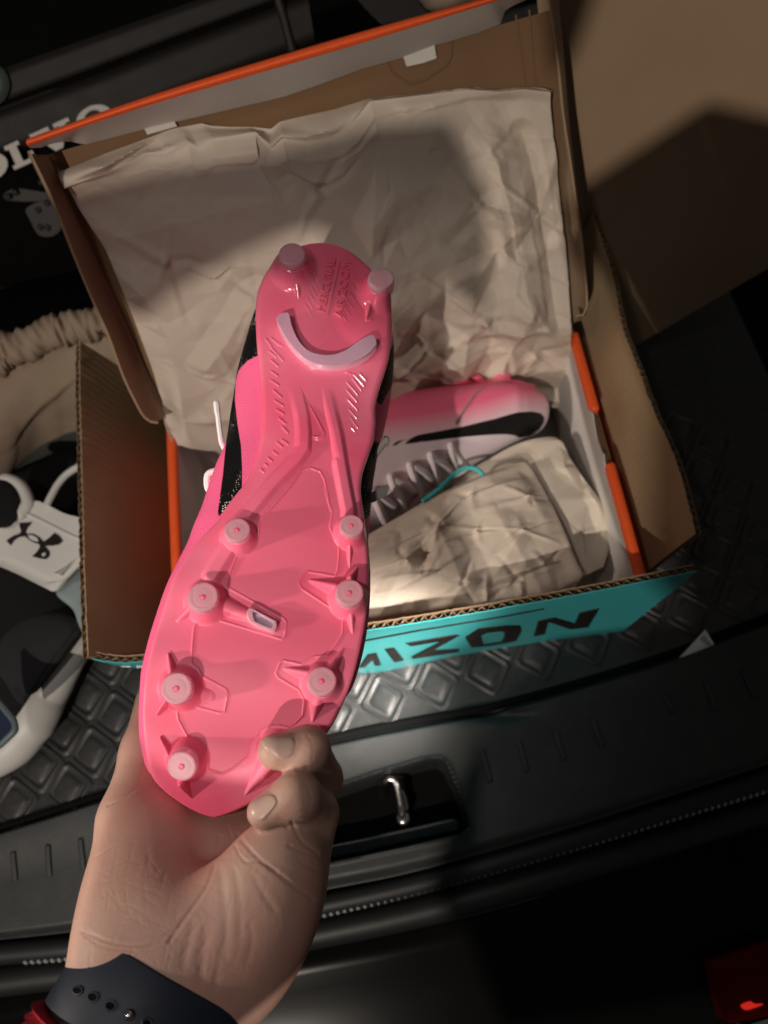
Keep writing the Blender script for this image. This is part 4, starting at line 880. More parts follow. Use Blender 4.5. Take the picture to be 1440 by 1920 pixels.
def wedge(Qf, a, b, w0, w1, h0, h1):
    """fin or bar: tapering ridge from a to b in the sole's plane"""
    d, u = dseg(Qf, a, b); ww = w0 + (w1 - w0) * u; return (h0 + (h1 - h0) * u) * np.clip(1 - (d / ww) ** 2, 0, 1) ** .8
def bar(Qf, P, wd, h, soft):
    d = dline(Qf, P); return h * (1 - sstep(wd - soft, wd + soft, d))
ramp_h = None
def heights(Qf):
    H = np.zeros(len(Qf)); lat = None
    dr = dpoly(Qf, rec_c)
    H -= 0.0012 * sstep(2.2, -2.2, dr); H += 0.0010 * np.exp(-(dr / 1.9) ** 2)
    H -= 0.0006 * sstep(-10, -60, dr)
    dh = dpoly(Qf, heel_dish); H -= 0.0030 * sstep(14, -22, dh)
    # long bars of the waist
    left = np.vstack([K1([(530, 800), (572, 930), (600, 1060), (607, 1150), (603, 1235), (560, 1295), (430, 1425), (300, 1580)]), K2([(600, 240)])])
    right = np.vstack([K1([(700, 850), (740, 1000), (775, 1150), (800, 1300), (825, 1440), (848, 1560)]), K2([(1190, 230)])])
    fade = sstep(520 + 200, 520 + 320, Qf[:, 1])
    Hb = np.maximum(bar(Qf, left, 13, .0026, 6), bar(Qf, right, 12, .0026, 6)); H += Hb * fade
    valley = K1([(590, 860), (690, 870), (740, 1060), (790, 1290), (700, 1310), (640, 1290), (640, 1230), (636, 1060)]); H -= .0012 * sstep(4, -10, dpoly(Qf, valley))
    H = np.maximum(H, bar(Qf, K2([(575, 330), (505, 440), (455, 520)]), 15, .0024, 7) + H * 0)
    # arm plates on the studs
    def poly(pts, h, s=2.0): return h * sstep(s, -s, dpoly(Qf, K2(pts)))
    # studs: collars
    S = np.zeros(len(Qf))
    for kk, tip, r, h in studs:
        K = K1 if kk == 'K1' else K2; tp = K([tip])[0]; rp = r / 2.88; b = base_for_tip(tp, h)
        d = np.linalg.norm(Qf - b, axis=1); x = d / rp
        c = h * .66 * (1 - sstep(1.02, 1.62 if kk == 'K2' else 2.0, x) ** .6); S = np.maximum(S, np.where(x < 1.95, c, 0))
    for a, b, w0, w1, h0, h1 in [((1195, 300), (1197, 470), 30, 6, .0055, .0004), ((1200, 545), (1238, 478), 26, 6, .006, .0006), ((1198, 680), (1213, 825), 40, 6, .006, .0004), ((1120, 592), (985, 548), 40, 10, .0050, .0006),
                                 ((355, 690), (268, 757), 34, 10, .0050, .0006), ((470, 660), (660, 735), 60, 34, .0040, .0015), ((250, 1060), (222, 945), 34, 8, .0060, .0022), ((215, 1190), (158, 1262), 30, 10, .0055, .0020),
                                 ((1085, 1040), (1162, 915), 44, 8, .006, .0004), ((1030, 1160), (997, 1300), 56, 8, .0065, .0004), ((1000, 1060), (850, 1022), 42, 10, .0050, .0004), ((245, 1490), (178, 1393), 26, 8, .0050, .0024), ((305, 1610), (348, 1705), 30, 5, .0060, .0004), ((770, 1510), (636, 1695), 66, 7, .0070, .0004), ((300, 1130), (440, 1165), 60, 30, .0040, .0006)]:
        S = np.maximum(S, wedge(Qf, K2([a])[0], K2([b])[0], w0 / 2.88, w1 / 2.88, h0, h1))
    for a, b, w0, w1, h0, h1 in [((552, 240), (576, 400), 55, 9, .0080, .0006), ((985, 350), (942, 515), 50, 8, .0075, .0006), ((985, 330), (1010, 400), 50, 30, .004, .002)]:
        S = np.maximum(S, wedge(Qf, K1([a])[0], K1([b])[0], w0 / 2.88, w1 / 2.88, h0, h1))
    H = H - np.where(H > 0, np.minimum(H, S), 0) + S
    # hatch ridges and glints
    hl = [((400, 625), (430, 665)), ((430, 622), (470, 660)), ((455, 640), (490, 668)), ((425, 668), (490, 742)), ((418, 692), (455, 722)), ((428, 740), (462, 772)), ((428, 800), (462, 826)), ((428, 850), (468, 878)), ((442, 905), (480, 942)), ((448, 960), (490, 990)), ((458, 1010), (495, 1036)), ((470, 1058), (505, 1090)), ((488, 1105), (518, 1140)), ((488, 1178), (518, 1202)), ((460, 1190), (488, 1216)), ((440, 1238), (462, 1256)), ((412, 1270), (432, 1290)), ((395, 1303), (408, 1315)), ((372, 1330), (386, 1346)),
          ((872, 820), (930, 880)), ((905, 815), (940, 850)), ((838, 865), (895, 930)), ((868, 845), (915, 905)), ((838, 908), (890, 968)), ((842, 958), (893, 1012)), ((848, 1012), (890, 1058)), ((858, 1058), (895, 1110)), ((860, 1108), (880, 1130)), ((835, 812), (860, 816)), ((940, 522), (968, 520))]
    D = np.full(len(Qf), 1e9)
    for a, b in hl: D = np.minimum(D, dseg(Qf, *K1([a, b]))[0])
    H += .00055 * np.exp(-(D / 1.5) ** 2)
    D = np.full(len(Qf), 1e9)
    for k in range(6): D = np.minimum(D, dseg(Qf, *K1([(612 + k * 10, 440 - k * 34), (646 + k * 8, 500 - k * 36)]))[0])
    for k in range(6): D = np.minimum(D, dseg(Qf, *K1([(800 + k * 16, 480 - k * 36), (836 + k * 16, 530 - k * 36)]))[0])
    H += .00022 * np.exp(-(D / 1.3) ** 2)
    # embossed tick
    tick = K1([(633, 990), (658, 1050), (682, 1100), (694, 1130), (694, 1150), (684, 1162), (668, 1165), (652, 1160), (660, 1174), (680, 1184), (704, 1182), (719, 1166), (718, 1146), (700, 1110), (668, 1050)])
    dt = dpoly(Qf, tick); H += .0009 * sstep(1.0, -1.2, dt)
    return H
H = heights(Qf)
# the outline rolls over towards the upper
edge_d = np.minimum(np.linalg.norm(Q - Ls[:, None], axis=2), np.linalg.norm(Q - Rs[:, None], axis=2)).reshape(-1)
uq = ((Qf - HX) @ AX) / AL
wroll = np.interp(uq, [0, .1, .25, .5, .6, .85, .93, 1.0], [14, 12, 12, 9, 9, 9, 16, 24]); roll = np.clip(1 - edge_d / wroll, 0, 1)
rdep = np.interp(uq, [0, .3, .5, .85, .93, 1.0], [.0030, .0026, .0022, .0016, .0024, .0034])
Hroll = -rdep * (1 - np.sqrt(np.clip(1 - roll ** 2, 0, 1)))
# gentle crown and hollow
lat = np.broadcast_to(aa[None], (NT, NA)).reshape(-1)
wob = 0.0010 * np.sin(uq * 21) * np.sin(lat * math.pi) + 0.0007 * np.sin(uq * 34 + 4 * lat)
crown = np.interp(uq, [0, .2, .35, .5, .62, 1.0], [.0, .002, .004, .003, .0, .0]) * (1 - (2 * lat - 1) ** 2) + wob * sstep(.55, .65, uq)
Nq = base_n(Qf)
Vs = base_pt(Qf) + Nq * (H + Hroll + crown)[:, None]
boot = thing('football_boot', 'pink boot held up by the hand with its studded sole facing the viewer', 'football boot', base_pt(A([520, 1000.])))
# skirt: two more columns on each side going back to the upper
VG = Vs.reshape(NT, NA, 3); NG = Nq.reshape(NT, NA, 3)
def skirt(E, Nn, inward):
    return [E - Nn * .002 + inward * .0004, E - Nn * .0055 + inward * .0014, E - Nn * .010 + inward * .004]
lv = norm(VG[:, -1] - VG[:, 0] + 1e-9)
Lk = skirt(VG[:, 0], NG[:, 0], lv)[::-1]; Rk = skirt(VG[:, -1], NG[:, -1], -lv)
VG2 = np.concatenate([np.stack(Lk, 1), VG, np.stack(Rk, 1)], 1)
so = mk('sole_plate', VG2.reshape(-1, 3), gridF(NT, NA + 6, flip=False), M['sole'], boot, None)
# gloss: heel and waist of the plate are polished, the forefoot is satin
gl = np.concatenate([np.repeat(((1 - sstep(.36, .56, uq)).reshape(NT, NA))[:, :1], 3, 1), (1 - sstep(.36, .56, uq)).reshape(NT, NA), np.repeat((1 - sstep(.36, .56, uq)).reshape(NT, NA)[:, -1:], 3, 1)], 1)
attr(so, 'gloss', gl)
dq = dpoly(Qf, rec_c).reshape(NT, NA); attr(so, 'membrane', np.concatenate([np.full((NT, 3), 9.), dq, np.full((NT, 3), 9.)], 1))
def gloss_nodes(m):
    nt = m.node_tree; b = nt.nodes['Principled BSDF']; at = nt.nodes.new('ShaderNodeAttribute'); at.attribute_name = 'gloss'
    mr = nt.nodes.new('ShaderNodeMapRange'); mr.inputs['To Min'].default_value = .46; mr.inputs['To Max'].default_value = .17
    nt.links.new(at.outputs['Fac'], mr.inputs['Value']); nt.links.new(mr.outputs['Result'], b.inputs['Roughness'])
    nt.links.new(at.outputs['Fac'], b.inputs['Coat Weight']); b.inputs['Coat Roughness'].default_value = .08
M['sole_plate'] = mat('pink_sole_plate', PINK, 0.40, 0.45, sss=0.10, sss_scale=0.002, sss_r=(1, .3, .3), bump=0.04, bump_scale=900, var=(0.89, 0.098, 0.20), var_scale=22)
gloss_nodes(M['sole_plate']); attr_mix(M['sole_plate'], 'membrane', (0.87, 0.150, 0.250), 1.5, -2.0); so.data.materials[0] = M['sole_plate']
bso = bvh_of(so)
# stud tips: stepped translucent cones with a pink core
for kk, tip, r, h in studs:
    K = K1 if kk == 'K1' else K2; tp = K([tip])[0]; rp = r / 2.88; b = base_for_tip(tp, h)
    c = base_pt(b); n_ = base_n(b); R_ = rp * float(depth(b)) * .985 / FPX
    u_ = norm(np.cross(n_, CU)); v_ = np.cross(n_, u_); k = 40; ang = np.linspace(0, 2 * math.pi, k, endpoint=False)[:, None]
    if kk == 'K2': prof = [(1.03, .50), (1.06, .66), (1.03, .78), (1.0, .93), (.96, .985), (.90, 1.0), (.72, 1.0), (.69, .996), (.66, 1.0), (.34, 1.0), (.24, 1.0), (.21, .975), (.0, .97)]
    else: prof = [(1.12, .45), (1.10, .62), (1.05, .80), (1.0, .95), (.93, .99), (.80, 1.0), (.4, 1.01), (.0, 1.012)]
    V = np.vstack([c + n_ * h * z + R_ * s_ * (np.cos(ang) * u_ + np.sin(ang) * v_) for s_, z in prof[:-1]] + [(c + n_ * h * prof[-1][1])[None]])
    F = [tuple(f) for f in gridF(len(prof) - 1, k, True)]; l = (len(prof) - 2) * k; F += [(l + j, l + (j + 1) % k, len(V) - 1) for j in range(k)]; F.append(tuple(range(k - 1, -1, -1)))
    nn = np.cross(V[F[-2][1]] - V[F[-2][0]], V[F[-2][2]] - V[F[-2][0]])
    if nn @ n_ < 0: F = [f[::-1] for f in F]
    st_ = mk('stud', V, F, M['stud'], boot, 40)
    if kk == 'K2':
        V, F = dome([c + n_ * h * .985 + R_ * .19 * (math.cos(q_) * u_ + math.sin(q_) * v_) for q_ in np.linspace(0, 6.2832, 16, endpoint=False)], n_, h * .035, 4, back=h * .3); mk('stud_core', V, F, M['stud_core'], st_)
# heel bar
def on_sole(q, h):
    q = A(q); b = q.copy()
    for _ in range(10): b = b + (q - PROJ(base_pt(b) + base_n(b) * h))
    return base_pt(b) + base_n(b) * h, base_n(b)
cr = resample(K1([(455, 502), (478, 482), (506, 474), (525, 482), (545, 560), (588, 640), (650, 690), (740, 704), (820, 682), (900, 628), (950, 600), (978, 596), (996, 622), (994, 658), (930, 720), (830, 758), (720, 766), (620, 735), (540, 660), (482, 570)]), 90, True)
cen = cr.mean(0); P, Nn = on_sole(cr, .0075); inn, _ = on_sole(cr, .0070)
sh = norm(np.roll(P, -1, 0) - np.roll(P, 1, 0)); side_ = np.cross(sh, Nn); 
if (side_ * (P - P.mean(0))).sum() < 0: side_ = -side_
top = P - side_ * .0004; mid_ = P - Nn * .0008; bot = P - Nn * .0080
Vv, Ff = prism(top, None, back=mid_) if False else (None, None)
tri = [tuple(t_) for t_ in tessellate_polygon([[Vector(p) for p in top]])]
f0 = tri[0]
if np.cross(top[f0[1]] - top[f0[0]], top[f0[2]] - top[f0[0]]) @ Nn[0] < 0: tri = [t_[::-1] for t_ in tri]
k = len(P); V = np.vstack([top, mid_, bot]); F = tri + [((i + 1) % k + a_, i + a_, i + k + a_, (i + 1) % k + k + a_) for a_ in (0, k) for i in range(k)]
hbar = mk('heel_bar', V, F, M['crescent'], boot, 40)
# blade in the forefoot
bl_o = resample(K2([(644, 705), (652, 692), (668, 692), (800, 760), (803, 790), (792, 816), (772, 816), (700, 790), (655, 764), (640, 735)]), 60, True, False)
bl_i = resample(K2([(672, 716), (680, 710), (690, 712), (780, 764), (785, 782), (776, 796), (766, 796), (705, 772), (682, 760), (676, 738)]), 60, True, False)
Po, No = on_sole(bl_o, .0045); Pi, Ni = on_sole(bl_i, .0045); Pf, _ = on_sole(bl_i, .0015)
i0 = int(np.argmin(np.linalg.norm(Pi - Po[0], axis=1))); 
V, F = ringprism(Po, Pi, -No.mean(0) * .0052); bd = bevel(mk('blade', V, F, M['stud'], boot), .0006, 2)
V, F = prism(Pf, -No.mean(0) * .0008); mk('blade_core', V, F, M['crescent'], bd)
# raised lettering at the heel
def text_on(txt, p0, p1, size_px, m, parent, name, h=.0005):
    cu = bpy.data.curves.new('t', 'FONT'); cu.body = txt; cu.resolution_u = 3; o = bpy.data.objects.new('t', cu); COL.objects.link(o)
    bpy.context.view_layer.update(); me = bpy.data.meshes.new_from_object(o.evaluated_get(bpy.context.evaluated_depsgraph_get()))
    v = A([x.co[:2] for x in me.vertices]); fs = [tuple(p.vertices) for p in me.polygons]; bpy.data.objects.remove(o); bpy.data.meshes.remove(me)
    x0, x1 = v[:, 0].min(), v[:, 0].max(); p0, p1 = A(p0), A(p1); dx = (p1 - p0) / (x1 - x0); up_ = A([dx[1], -dx[0]]); up_ = up_ / np.linalg.norm(up_) * size_px / .7
    q = p0 + (v[:, :1] - x0) * dx + v[:, 1:2] * up_
    P = []; 
    for qq, r in zip(q, rays(q)):
        hh_ = bso.ray_cast(Vector(CP), Vector(r).normalized()); P.append(A(hh_[0]) if hh_[0] is not None else base_pt(qq))
    P = A(P); n_ = base_n(q.mean(0)); top = P + n_ * h; k = len(P)
    edges = {}
    for f in fs:
        for i in range(len(f)): edges[(f[i], f[(i + 1) % len(f)])] = 1
    F = [f for f in fs] + [(b_, a_, a_ + k, b_ + k) for (a_, b_) in edges if (b_, a_) not in edges]
    if np.cross(top[fs[0][1]] - top[fs[0][0]], top[fs[0][2]] - top[fs[0][0]]) @ n_ < 0: F = [f[::-1] for f in F]
    return mk(name, np.vstack([top, P - n_ * .0003]), F, m, parent, 30)
text_on('MERCURIAL', K1([(716, 478)])[0], K1([(776, 196)])[0], 15.0, M['sole_plate'], boot, 'lettering', .0010)
text_on('AIR ZOOM', K1([(806, 508)])[0], K1([(858, 212)])[0], 15.0, M['sole_plate'], boot, 'lettering', .0010)
P = cast(K1([(722, 495), (733, 500), (800, 206), (793, 203)]), bso, .0006); V, F = prism(P, -base_n(K1([(760, 350)])[0]) * .001); mk('lettering_bar', V, F, M['sole_plate'], boot)

# ---- upper
NU, NP = 240, 128
Lu, Ru = resample(Lup, NU), resample(Rup, NU); tu = np.linspace(0, 1, NU)
um = (((Lu + Ru) / 2 - HX) @ AX) / AL
hz = np.interp(um, [0, .15, .35, .6, .85, 1], [.050, .046, .040, .031, .025, .020]) * np.sqrt(np.clip(tu / .035, 0, 1)) * np.sqrt(np.clip((1 - tu) / .05, 0, 1))
nm = base_n((Lu + Ru) / 2); zc = hz * .93 + .0022
Lw = PXD(Lu, depth(Lu) + zc * .8); Rw = PXD(Ru, depth(Ru) + zc * .8); mid = (Lw + Rw) / 2; ex = (Rw - Lw) / 2
cmid = base_pt((Lu + Ru) / 2) - nm * (hz + .0022)[:, None]
a = np.linspace(0, 2 * math.pi, NP, endpoint=False); ca, sa = np.cos(a), np.sin(a)
ex_p = 2 / 3.4; cx = np.sign(ca) * np.abs(ca) ** ex_p; cz = np.sign(sa) * np.abs(sa) ** ex_p
exh = norm(ex + 1e-12); cen = cmid + exh * (((mid - cmid) * exh).sum(-1))[:, None]
V = cen[:, None] + ex[:, None] * cx[None, :, None] * (1 - .12 * np.clip(-sa, 0, 1))[None, :, None] + nm[:, None] * hz[:, None, None] * cz[None, :, None]
V = V.reshape(-1, 3); upo = mk('upper', V, gridF(NU, NP, True, flip=True), M['upper'], boot, 80)
q = PROJ(V)
stL = np.vstack([K1([(350, 372), (326, 372), (250, 372), (180, 680), (140, 900), (100, 1180), (60, 1597), (135, 1597), (225, 1490), (300, 1400), (270, 1440), (271, 1320), (265, 1200), (246, 1080), (231, 950), (236, 850), (250, 795), (300, 738), (350, 712)])])
stL = K1([(352, 372), (326, 372), (200, 372), (150, 700), (205, 870), (212, 930), (202, 1010), (186, 1150), (167, 1350), (134, 1598), (205, 1505), (270, 1442), (271, 1320), (265, 1200), (246, 1080), (231, 950), (236, 850), (250, 795), (300, 738), (352, 712), (390, 700), (390, 372)])
stR1 = K1([(1060, 690), (1120, 600), (1120, 800), (1048, 930), (1022, 978), (975, 945), (1000, 880), (1030, 800)])
stR2 = K1([(992, 1170), (1010, 1200), (990, 1330), (978, 1440), (968, 1560), (937, 1600), (900, 1590), (890, 1330), (950, 1240)])
d = np.minimum(np.minimum(dpoly(q, stL), dpoly(q, stR1)), dpoly(q, stR2))
back = ((V - cen.repeat(NP, 0)) * nm.repeat(NP, 0)).sum(-1)
attr(upo, 'stripe', np.where(back < -hz.repeat(NP) * .8, -5, -d))
# the print is black with tiny white flecks
def fleck_nodes(m):
    nt = m.node_tree; N, L = nt.nodes, nt.links
    tc = N.new('ShaderNodeTexCoord'); vo = N.new('ShaderNodeTexVoronoi'); vo.inputs['Scale'].default_value = 800; vo.inputs['Randomness'].default_value = .55; L.new(tc.outputs['Object'], vo.inputs['Vector'])
    nz = N.new('ShaderNodeTexNoise'); nz.inputs['Scale'].default_value = 38; nz.inputs['Detail'].default_value = 2; L.new(tc.outputs['Object'], nz.inputs['Vector'])
    mr = N.new('ShaderNodeMapRange'); mr.inputs['From Min'].default_value = .44; mr.inputs['From Max'].default_value = .66; mr.inputs['To Min'].default_value = 0.02; mr.inputs['To Max'].default_value = .34; L.new(nz.outputs['Fac'], mr.inputs['Value'])
    lt = N.new('ShaderNodeMath'); lt.operation = 'LESS_THAN'; L.new(vo.outputs['Distance'], lt.inputs[0]); L.new(mr.outputs['Result'], lt.inputs[1])
    mx = N.new('ShaderNodeMix'); mx.data_type = 'RGBA'; mx.inputs['A'].default_value = (.002, .002, .0025, 1); mx.inputs['B'].default_value = (.75, .7, .7, 1); L.new(lt.outputs[0], mx.inputs['Factor'])
    return mx.outputs['Result']
attr_mix(M['upper'], 'stripe', fleck_nodes(M['upper']), -0.7, 0.7)
buv = bvh_of(upo)
# laces and tab seen past the sides
def lace_px(pts, dep, r, m=M['lace'], name='lace'):
    V, F = capsule(PXD(resample(K1(pts), 24), dep), r, 8); return mk(name, V, F, m, boot)
lace_px([(132, 972), (142, 1050), (152, 1130), (168, 1200), (240, 1290)], .395, .0014); lace_px([(132, 968), (137, 1015)], .395, .0017, M['white_ink'], 'lace_tip')
lace_px([(140, 1446), (92, 1436), (82, 1388), (90, 1350), (125, 1336), (200, 1325)], .39, .0018); lace_px([(140, 1420), (112, 1402), (106, 1370), (130, 1352), (200, 1345)], .393, .0016)
lace_px([(960, 1275), (1000, 1225), (1044, 1168)], .40, .0024, M['grey_tab'], 'lace_tip')
G = coons(PXD(K1([(940, 1465), (1040, 1412), (1062, 1412)]), .392), PXD(K1([(940, 1520), (1060, 1462), (1076, 1440)]), .392), PXD(K1([(940, 1465), (940, 1520)]), .392), PXD(K1([(1062, 1412), (1076, 1440)]), .392), 6, 14)
sheet('lace_end', G, .0015, M['grey_tab'], boot)
# ================================================================== LEFT HAND AND FOREARM
def CAMP(px, d):        # camera-space point (right, up, depth) of a pixel at a depth
    return A([(px[0] - 720) / FPX * d, (960 - px[1]) / FPX * d, d])
def h3(x, y, d): return CAMP(K3([(x, y)])[0], d)
VX = 0.00125
lo = A([-.160, -.215, .235]); hi = A([-.010, -.060, .412])
nx, ny, nz = [int(v) for v in np.ceil((hi - lo) / VX)]
gx = (lo[0] + VX * np.arange(nx)).astype(np.float32)[:, None, None]; gy = (lo[1] + VX * np.arange(ny)).astype(np.float32)[None, :, None]; gz_ = (lo[2] + VX * np.arange(nz)).astype(np.float32)[None, None, :]
def rc(a, b, ra, rb, zs=1.0):
    ab = b - a; sc = A([1, 1, 1 / zs]); ab = ab * sc
    px, py, pz = gx - a[0], gy - a[1], (gz_ - a[2]) / zs
    t = np.clip((px * ab[0] + py * ab[1] + pz * ab[2]) / (ab @ ab), 0, 1)
    d = np.sqrt((px - t * ab[0]) ** 2 + (py - t * ab[1]) ** 2 + (pz - t * ab[2]) ** 2) - (ra + (rb - ra) * t)
    return (d * (zs if zs < 1 else 1)).astype(np.float32)
def ell(c, axis, la, lw, ld):
    """ellipsoid: long axis in the picture plane, la long, lw wide, ld deep"""
    u = norm(A([axis[0], axis[1], axis[2] if len(axis) > 2 else 0.0])); f = A([0, 0, 1.]); v = norm(np.cross(f, u)); f = np.cross(u, v)
    px, py, pz = gx - c[0], gy - c[1], gz_ - c[2]
    a_ = px * u[0] + py * u[1] + pz * u[2]; b_ = px * v[0] + py * v[1] + pz * v[2]; c_ = px * f[0] + py * f[1] + pz * f[2]
    k0 = np.sqrt((a_ / la) ** 2 + (b_ / lw) ** 2 + (c_ / ld) ** 2); k1 = np.sqrt((a_ / la ** 2) ** 2 + (b_ / lw ** 2) ** 2 + (c_ / ld ** 2) ** 2) + 1e-9
    return (k0 * (k0 - 1) / k1).astype(np.float32)
def smin(a, b, k): h = np.clip(.5 + .5 * (b - a) / k, 0, 1); return b + (a - b) * h - k * h * (1 - h)
def chain(pts, rad, k=.003):
    d = None
    for i in range(len(pts) - 1):
        e = rc(pts[i], pts[i + 1], rad[i], rad[i + 1]); d = e if d is None else smin(d, e, k)
    return d
# palm body
D = ell(h3(700, 730, .337), (0.1, 1, .38), .046, .042, .0165)
D = smin(D, rc(h3(600, 1000, .309), h3(250, 1640, .283), .0340, .0335, .66), .014)
D = smin(D, ell(h3(440, 730, .318), (.20, 1, .62), .040, .0225, .0185), .012)
D = smin(D, ell(h3(915, 840, .309), (.42, 1), .045, .0245, .0185), .012)
D = smin(D, rc(h3(620, 520, .338), h3(1010, 560, .332), .0120, .0120), .008)
# thumb
thumb = chain([h3(385, 900, .310), h3(405, 430, .336), h3(470, 150, .358), h3(500, -60, .378)], [.0150, .0135, .0112, .0090], .006)
D = smin(D, thumb, .009)
# index and middle pass behind the toe
fi = chain([h3(610, 520, .338), h3(600, 170, .381), h3(620, -30, .392), h3(640, -130, .390)], [.0105, .0092, .0085, .0075]); fm = chain([h3(760, 520, .338), h3(830, 150, .382), h3(870, -60, .392), h3(890, -170, .390)], [.0105, .0094, .0085, .0075])
D = smin(D, smin(fi, fm, .001), .006)
# ring and little finger curl round the side of the toe
rp = [h3(930, 560, .336), h3(1178, 262, .338), h3(1125, 140, .3155), h3(995, 150, .3105)]
pp_ = [h3(1085, 690, .318), h3(1158, 405, .322), h3(1085, 330, .3045), h3(948, 398, .3030)]
D = smin(D, rc(rp[0], rp[1], .0105, .0100), .006)
D = smin(D, rc(pp_[0], pp_[1], .0115, .0100), .006)
rd = smin(rc(rp[1], rp[2], .0100, .0090), rc(rp[2], rp[3], .0090, .0073), .004); pdn = smin(rc(pp_[1], pp_[2], .0098, .0090), rc(pp_[2], pp_[3], .0090, .0068), .004)
D = smin(D, rd, .0022); D = smin(D, pdn, .0020)
def surface_nets(D):
    S = D < 0; c = [(i, j, k) for i in (0, 1) for j in (0, 1) for k in (0, 1)]
    sl = lambda Z, o: Z[o[0]:Z.shape[0] - 1 + o[0], o[1]:Z.shape[1] - 1 + o[1], o[2]:Z.shape[2] - 1 + o[2]]
    cnt_ = sum(sl(S, o).astype(np.int8) for o in c); act = (cnt_ > 0) & (cnt_ < 8); idx = -np.ones(act.shape, int); I = np.argwhere(act); idx[act] = np.arange(len(I))
    acc = np.zeros((len(I), 3)); num = np.zeros(len(I)); val = {o: D[I[:, 0] + o[0], I[:, 1] + o[1], I[:, 2] + o[2]].astype(float) for o in c}
    for o in c:
        for ax in range(3):
            if o[ax]: continue
            o2 = list(o); o2[ax] = 1; o2 = tuple(o2); m_ = (val[o] < 0) != (val[o2] < 0); t = val[o] / np.where(m_, val[o] - val[o2], 1); p = np.tile(A(o), (len(I), 1)); p[:, ax] += t; acc[m_] += p[m_]; num += m_
    V = I + acc / num[:, None]; F = []
    for ax in range(3):
        b, c2 = (ax + 1) % 3, (ax + 2) % 3
        sa = [slice(None)] * 3; sb_ = [slice(None)] * 3; sa[ax] = slice(0, -1); sb_[ax] = slice(1, None)
        A0, A1 = S[tuple(sa)], S[tuple(sb_)]; E = np.argwhere(A0 != A1); E = E[(E[:, b] > 0) & (E[:, c2] > 0)]
        E = E[(E[:, b] < idx.shape[b]) & (E[:, c2] < idx.shape[c2]) & (E[:, ax] < idx.shape[ax])]
        def g(db, dc): e = E.copy(); e[:, b] -= db; e[:, c2] -= dc; return idx[e[:, 0], e[:, 1], e[:, 2]]
        q_ = np.stack([g(1, 1), g(0, 1), g(0, 0), g(1, 0)], -1); fl_ = ~A0[E[:, 0], E[:, 1], E[:, 2]]; q_[fl_] = q_[fl_][:, ::-1]; F.append(q_)
    return V, np.vstack(F)
V, F = surface_nets(D); V = lo + VX * V
F = F[(F >= 0).all(1)]
def smooth(V, F, it, w_=.5):
    e = np.vstack([F[:, [0, 1]], F[:, [1, 2]], F[:, [2, 3]], F[:, [3, 0]]]); e = np.vstack([e, e[:, ::-1]]); dg = np.bincount(e[:, 0], minlength=len(V)).clip(1)
    for _ in range(it):
        s_ = np.stack([np.bincount(e[:, 0], V[e[:, 1], k], len(V)) for k in range(3)], -1) / dg[:, None]; V = V + w_ * (s_ - V)
    return V
V = smooth(V, F, 3)
def vnorm(V, F):
    n_ = np.cross(V[F[:, 2]] - V[F[:, 0]], V[F[:, 3]] - V[F[:, 1]]); N = np.zeros_like(V)
    for k in range(4): 
        for c_ in range(3): N[:, c_] += np.bincount(F[:, k], n_[:, c_], len(V))
    return norm(N)
def split(V, F):
    E = np.sort(np.stack([F, np.roll(F, -1, 1)], -1).reshape(-1, 2), 1); U, inv = np.unique(E, axis=0, return_inverse=True); inv = inv.reshape(-1, 4)
    n0 = len(V); mid_ = (V[U[:, 0]] + V[U[:, 1]]) / 2; cen_ = V[F].mean(1); ei = n0 + inv; ci = n0 + len(U) + np.arange(len(F))
    Q = [np.stack([F[:, k], ei[:, k], ci, ei[:, k - 1]], -1) for k in range(4)]
    return np.vstack([V, mid_, cen_]), np.vstack(Q)
def vnorm(V, F):
    n_ = np.cross(V[F[:, 2]] - V[F[:, 0]], V[F[:, 3]] - V[F[:, 1]]); N = np.zeros_like(V)
    for k in range(4): 
        for c_ in range(3): N[:, c_] += np.bincount(F[:, k], n_[:, c_], len(V))
    return norm(N)
V, F = split(V, F); V = smooth(V, F, 4)
N = vnorm(V, F)
if (N * (V - V.mean(0))).sum() < 0: F = F[:, ::-1].copy(); N = -N
qx = np.stack([720 + FPX * V[:, 0] / V[:, 2], 960 - FPX * V[:, 1] / V[:, 2]], -1)
k3 = (qx - A([60, 1340])) * 2.1818; facing = sstep(.05, .4, -N[:, 2])
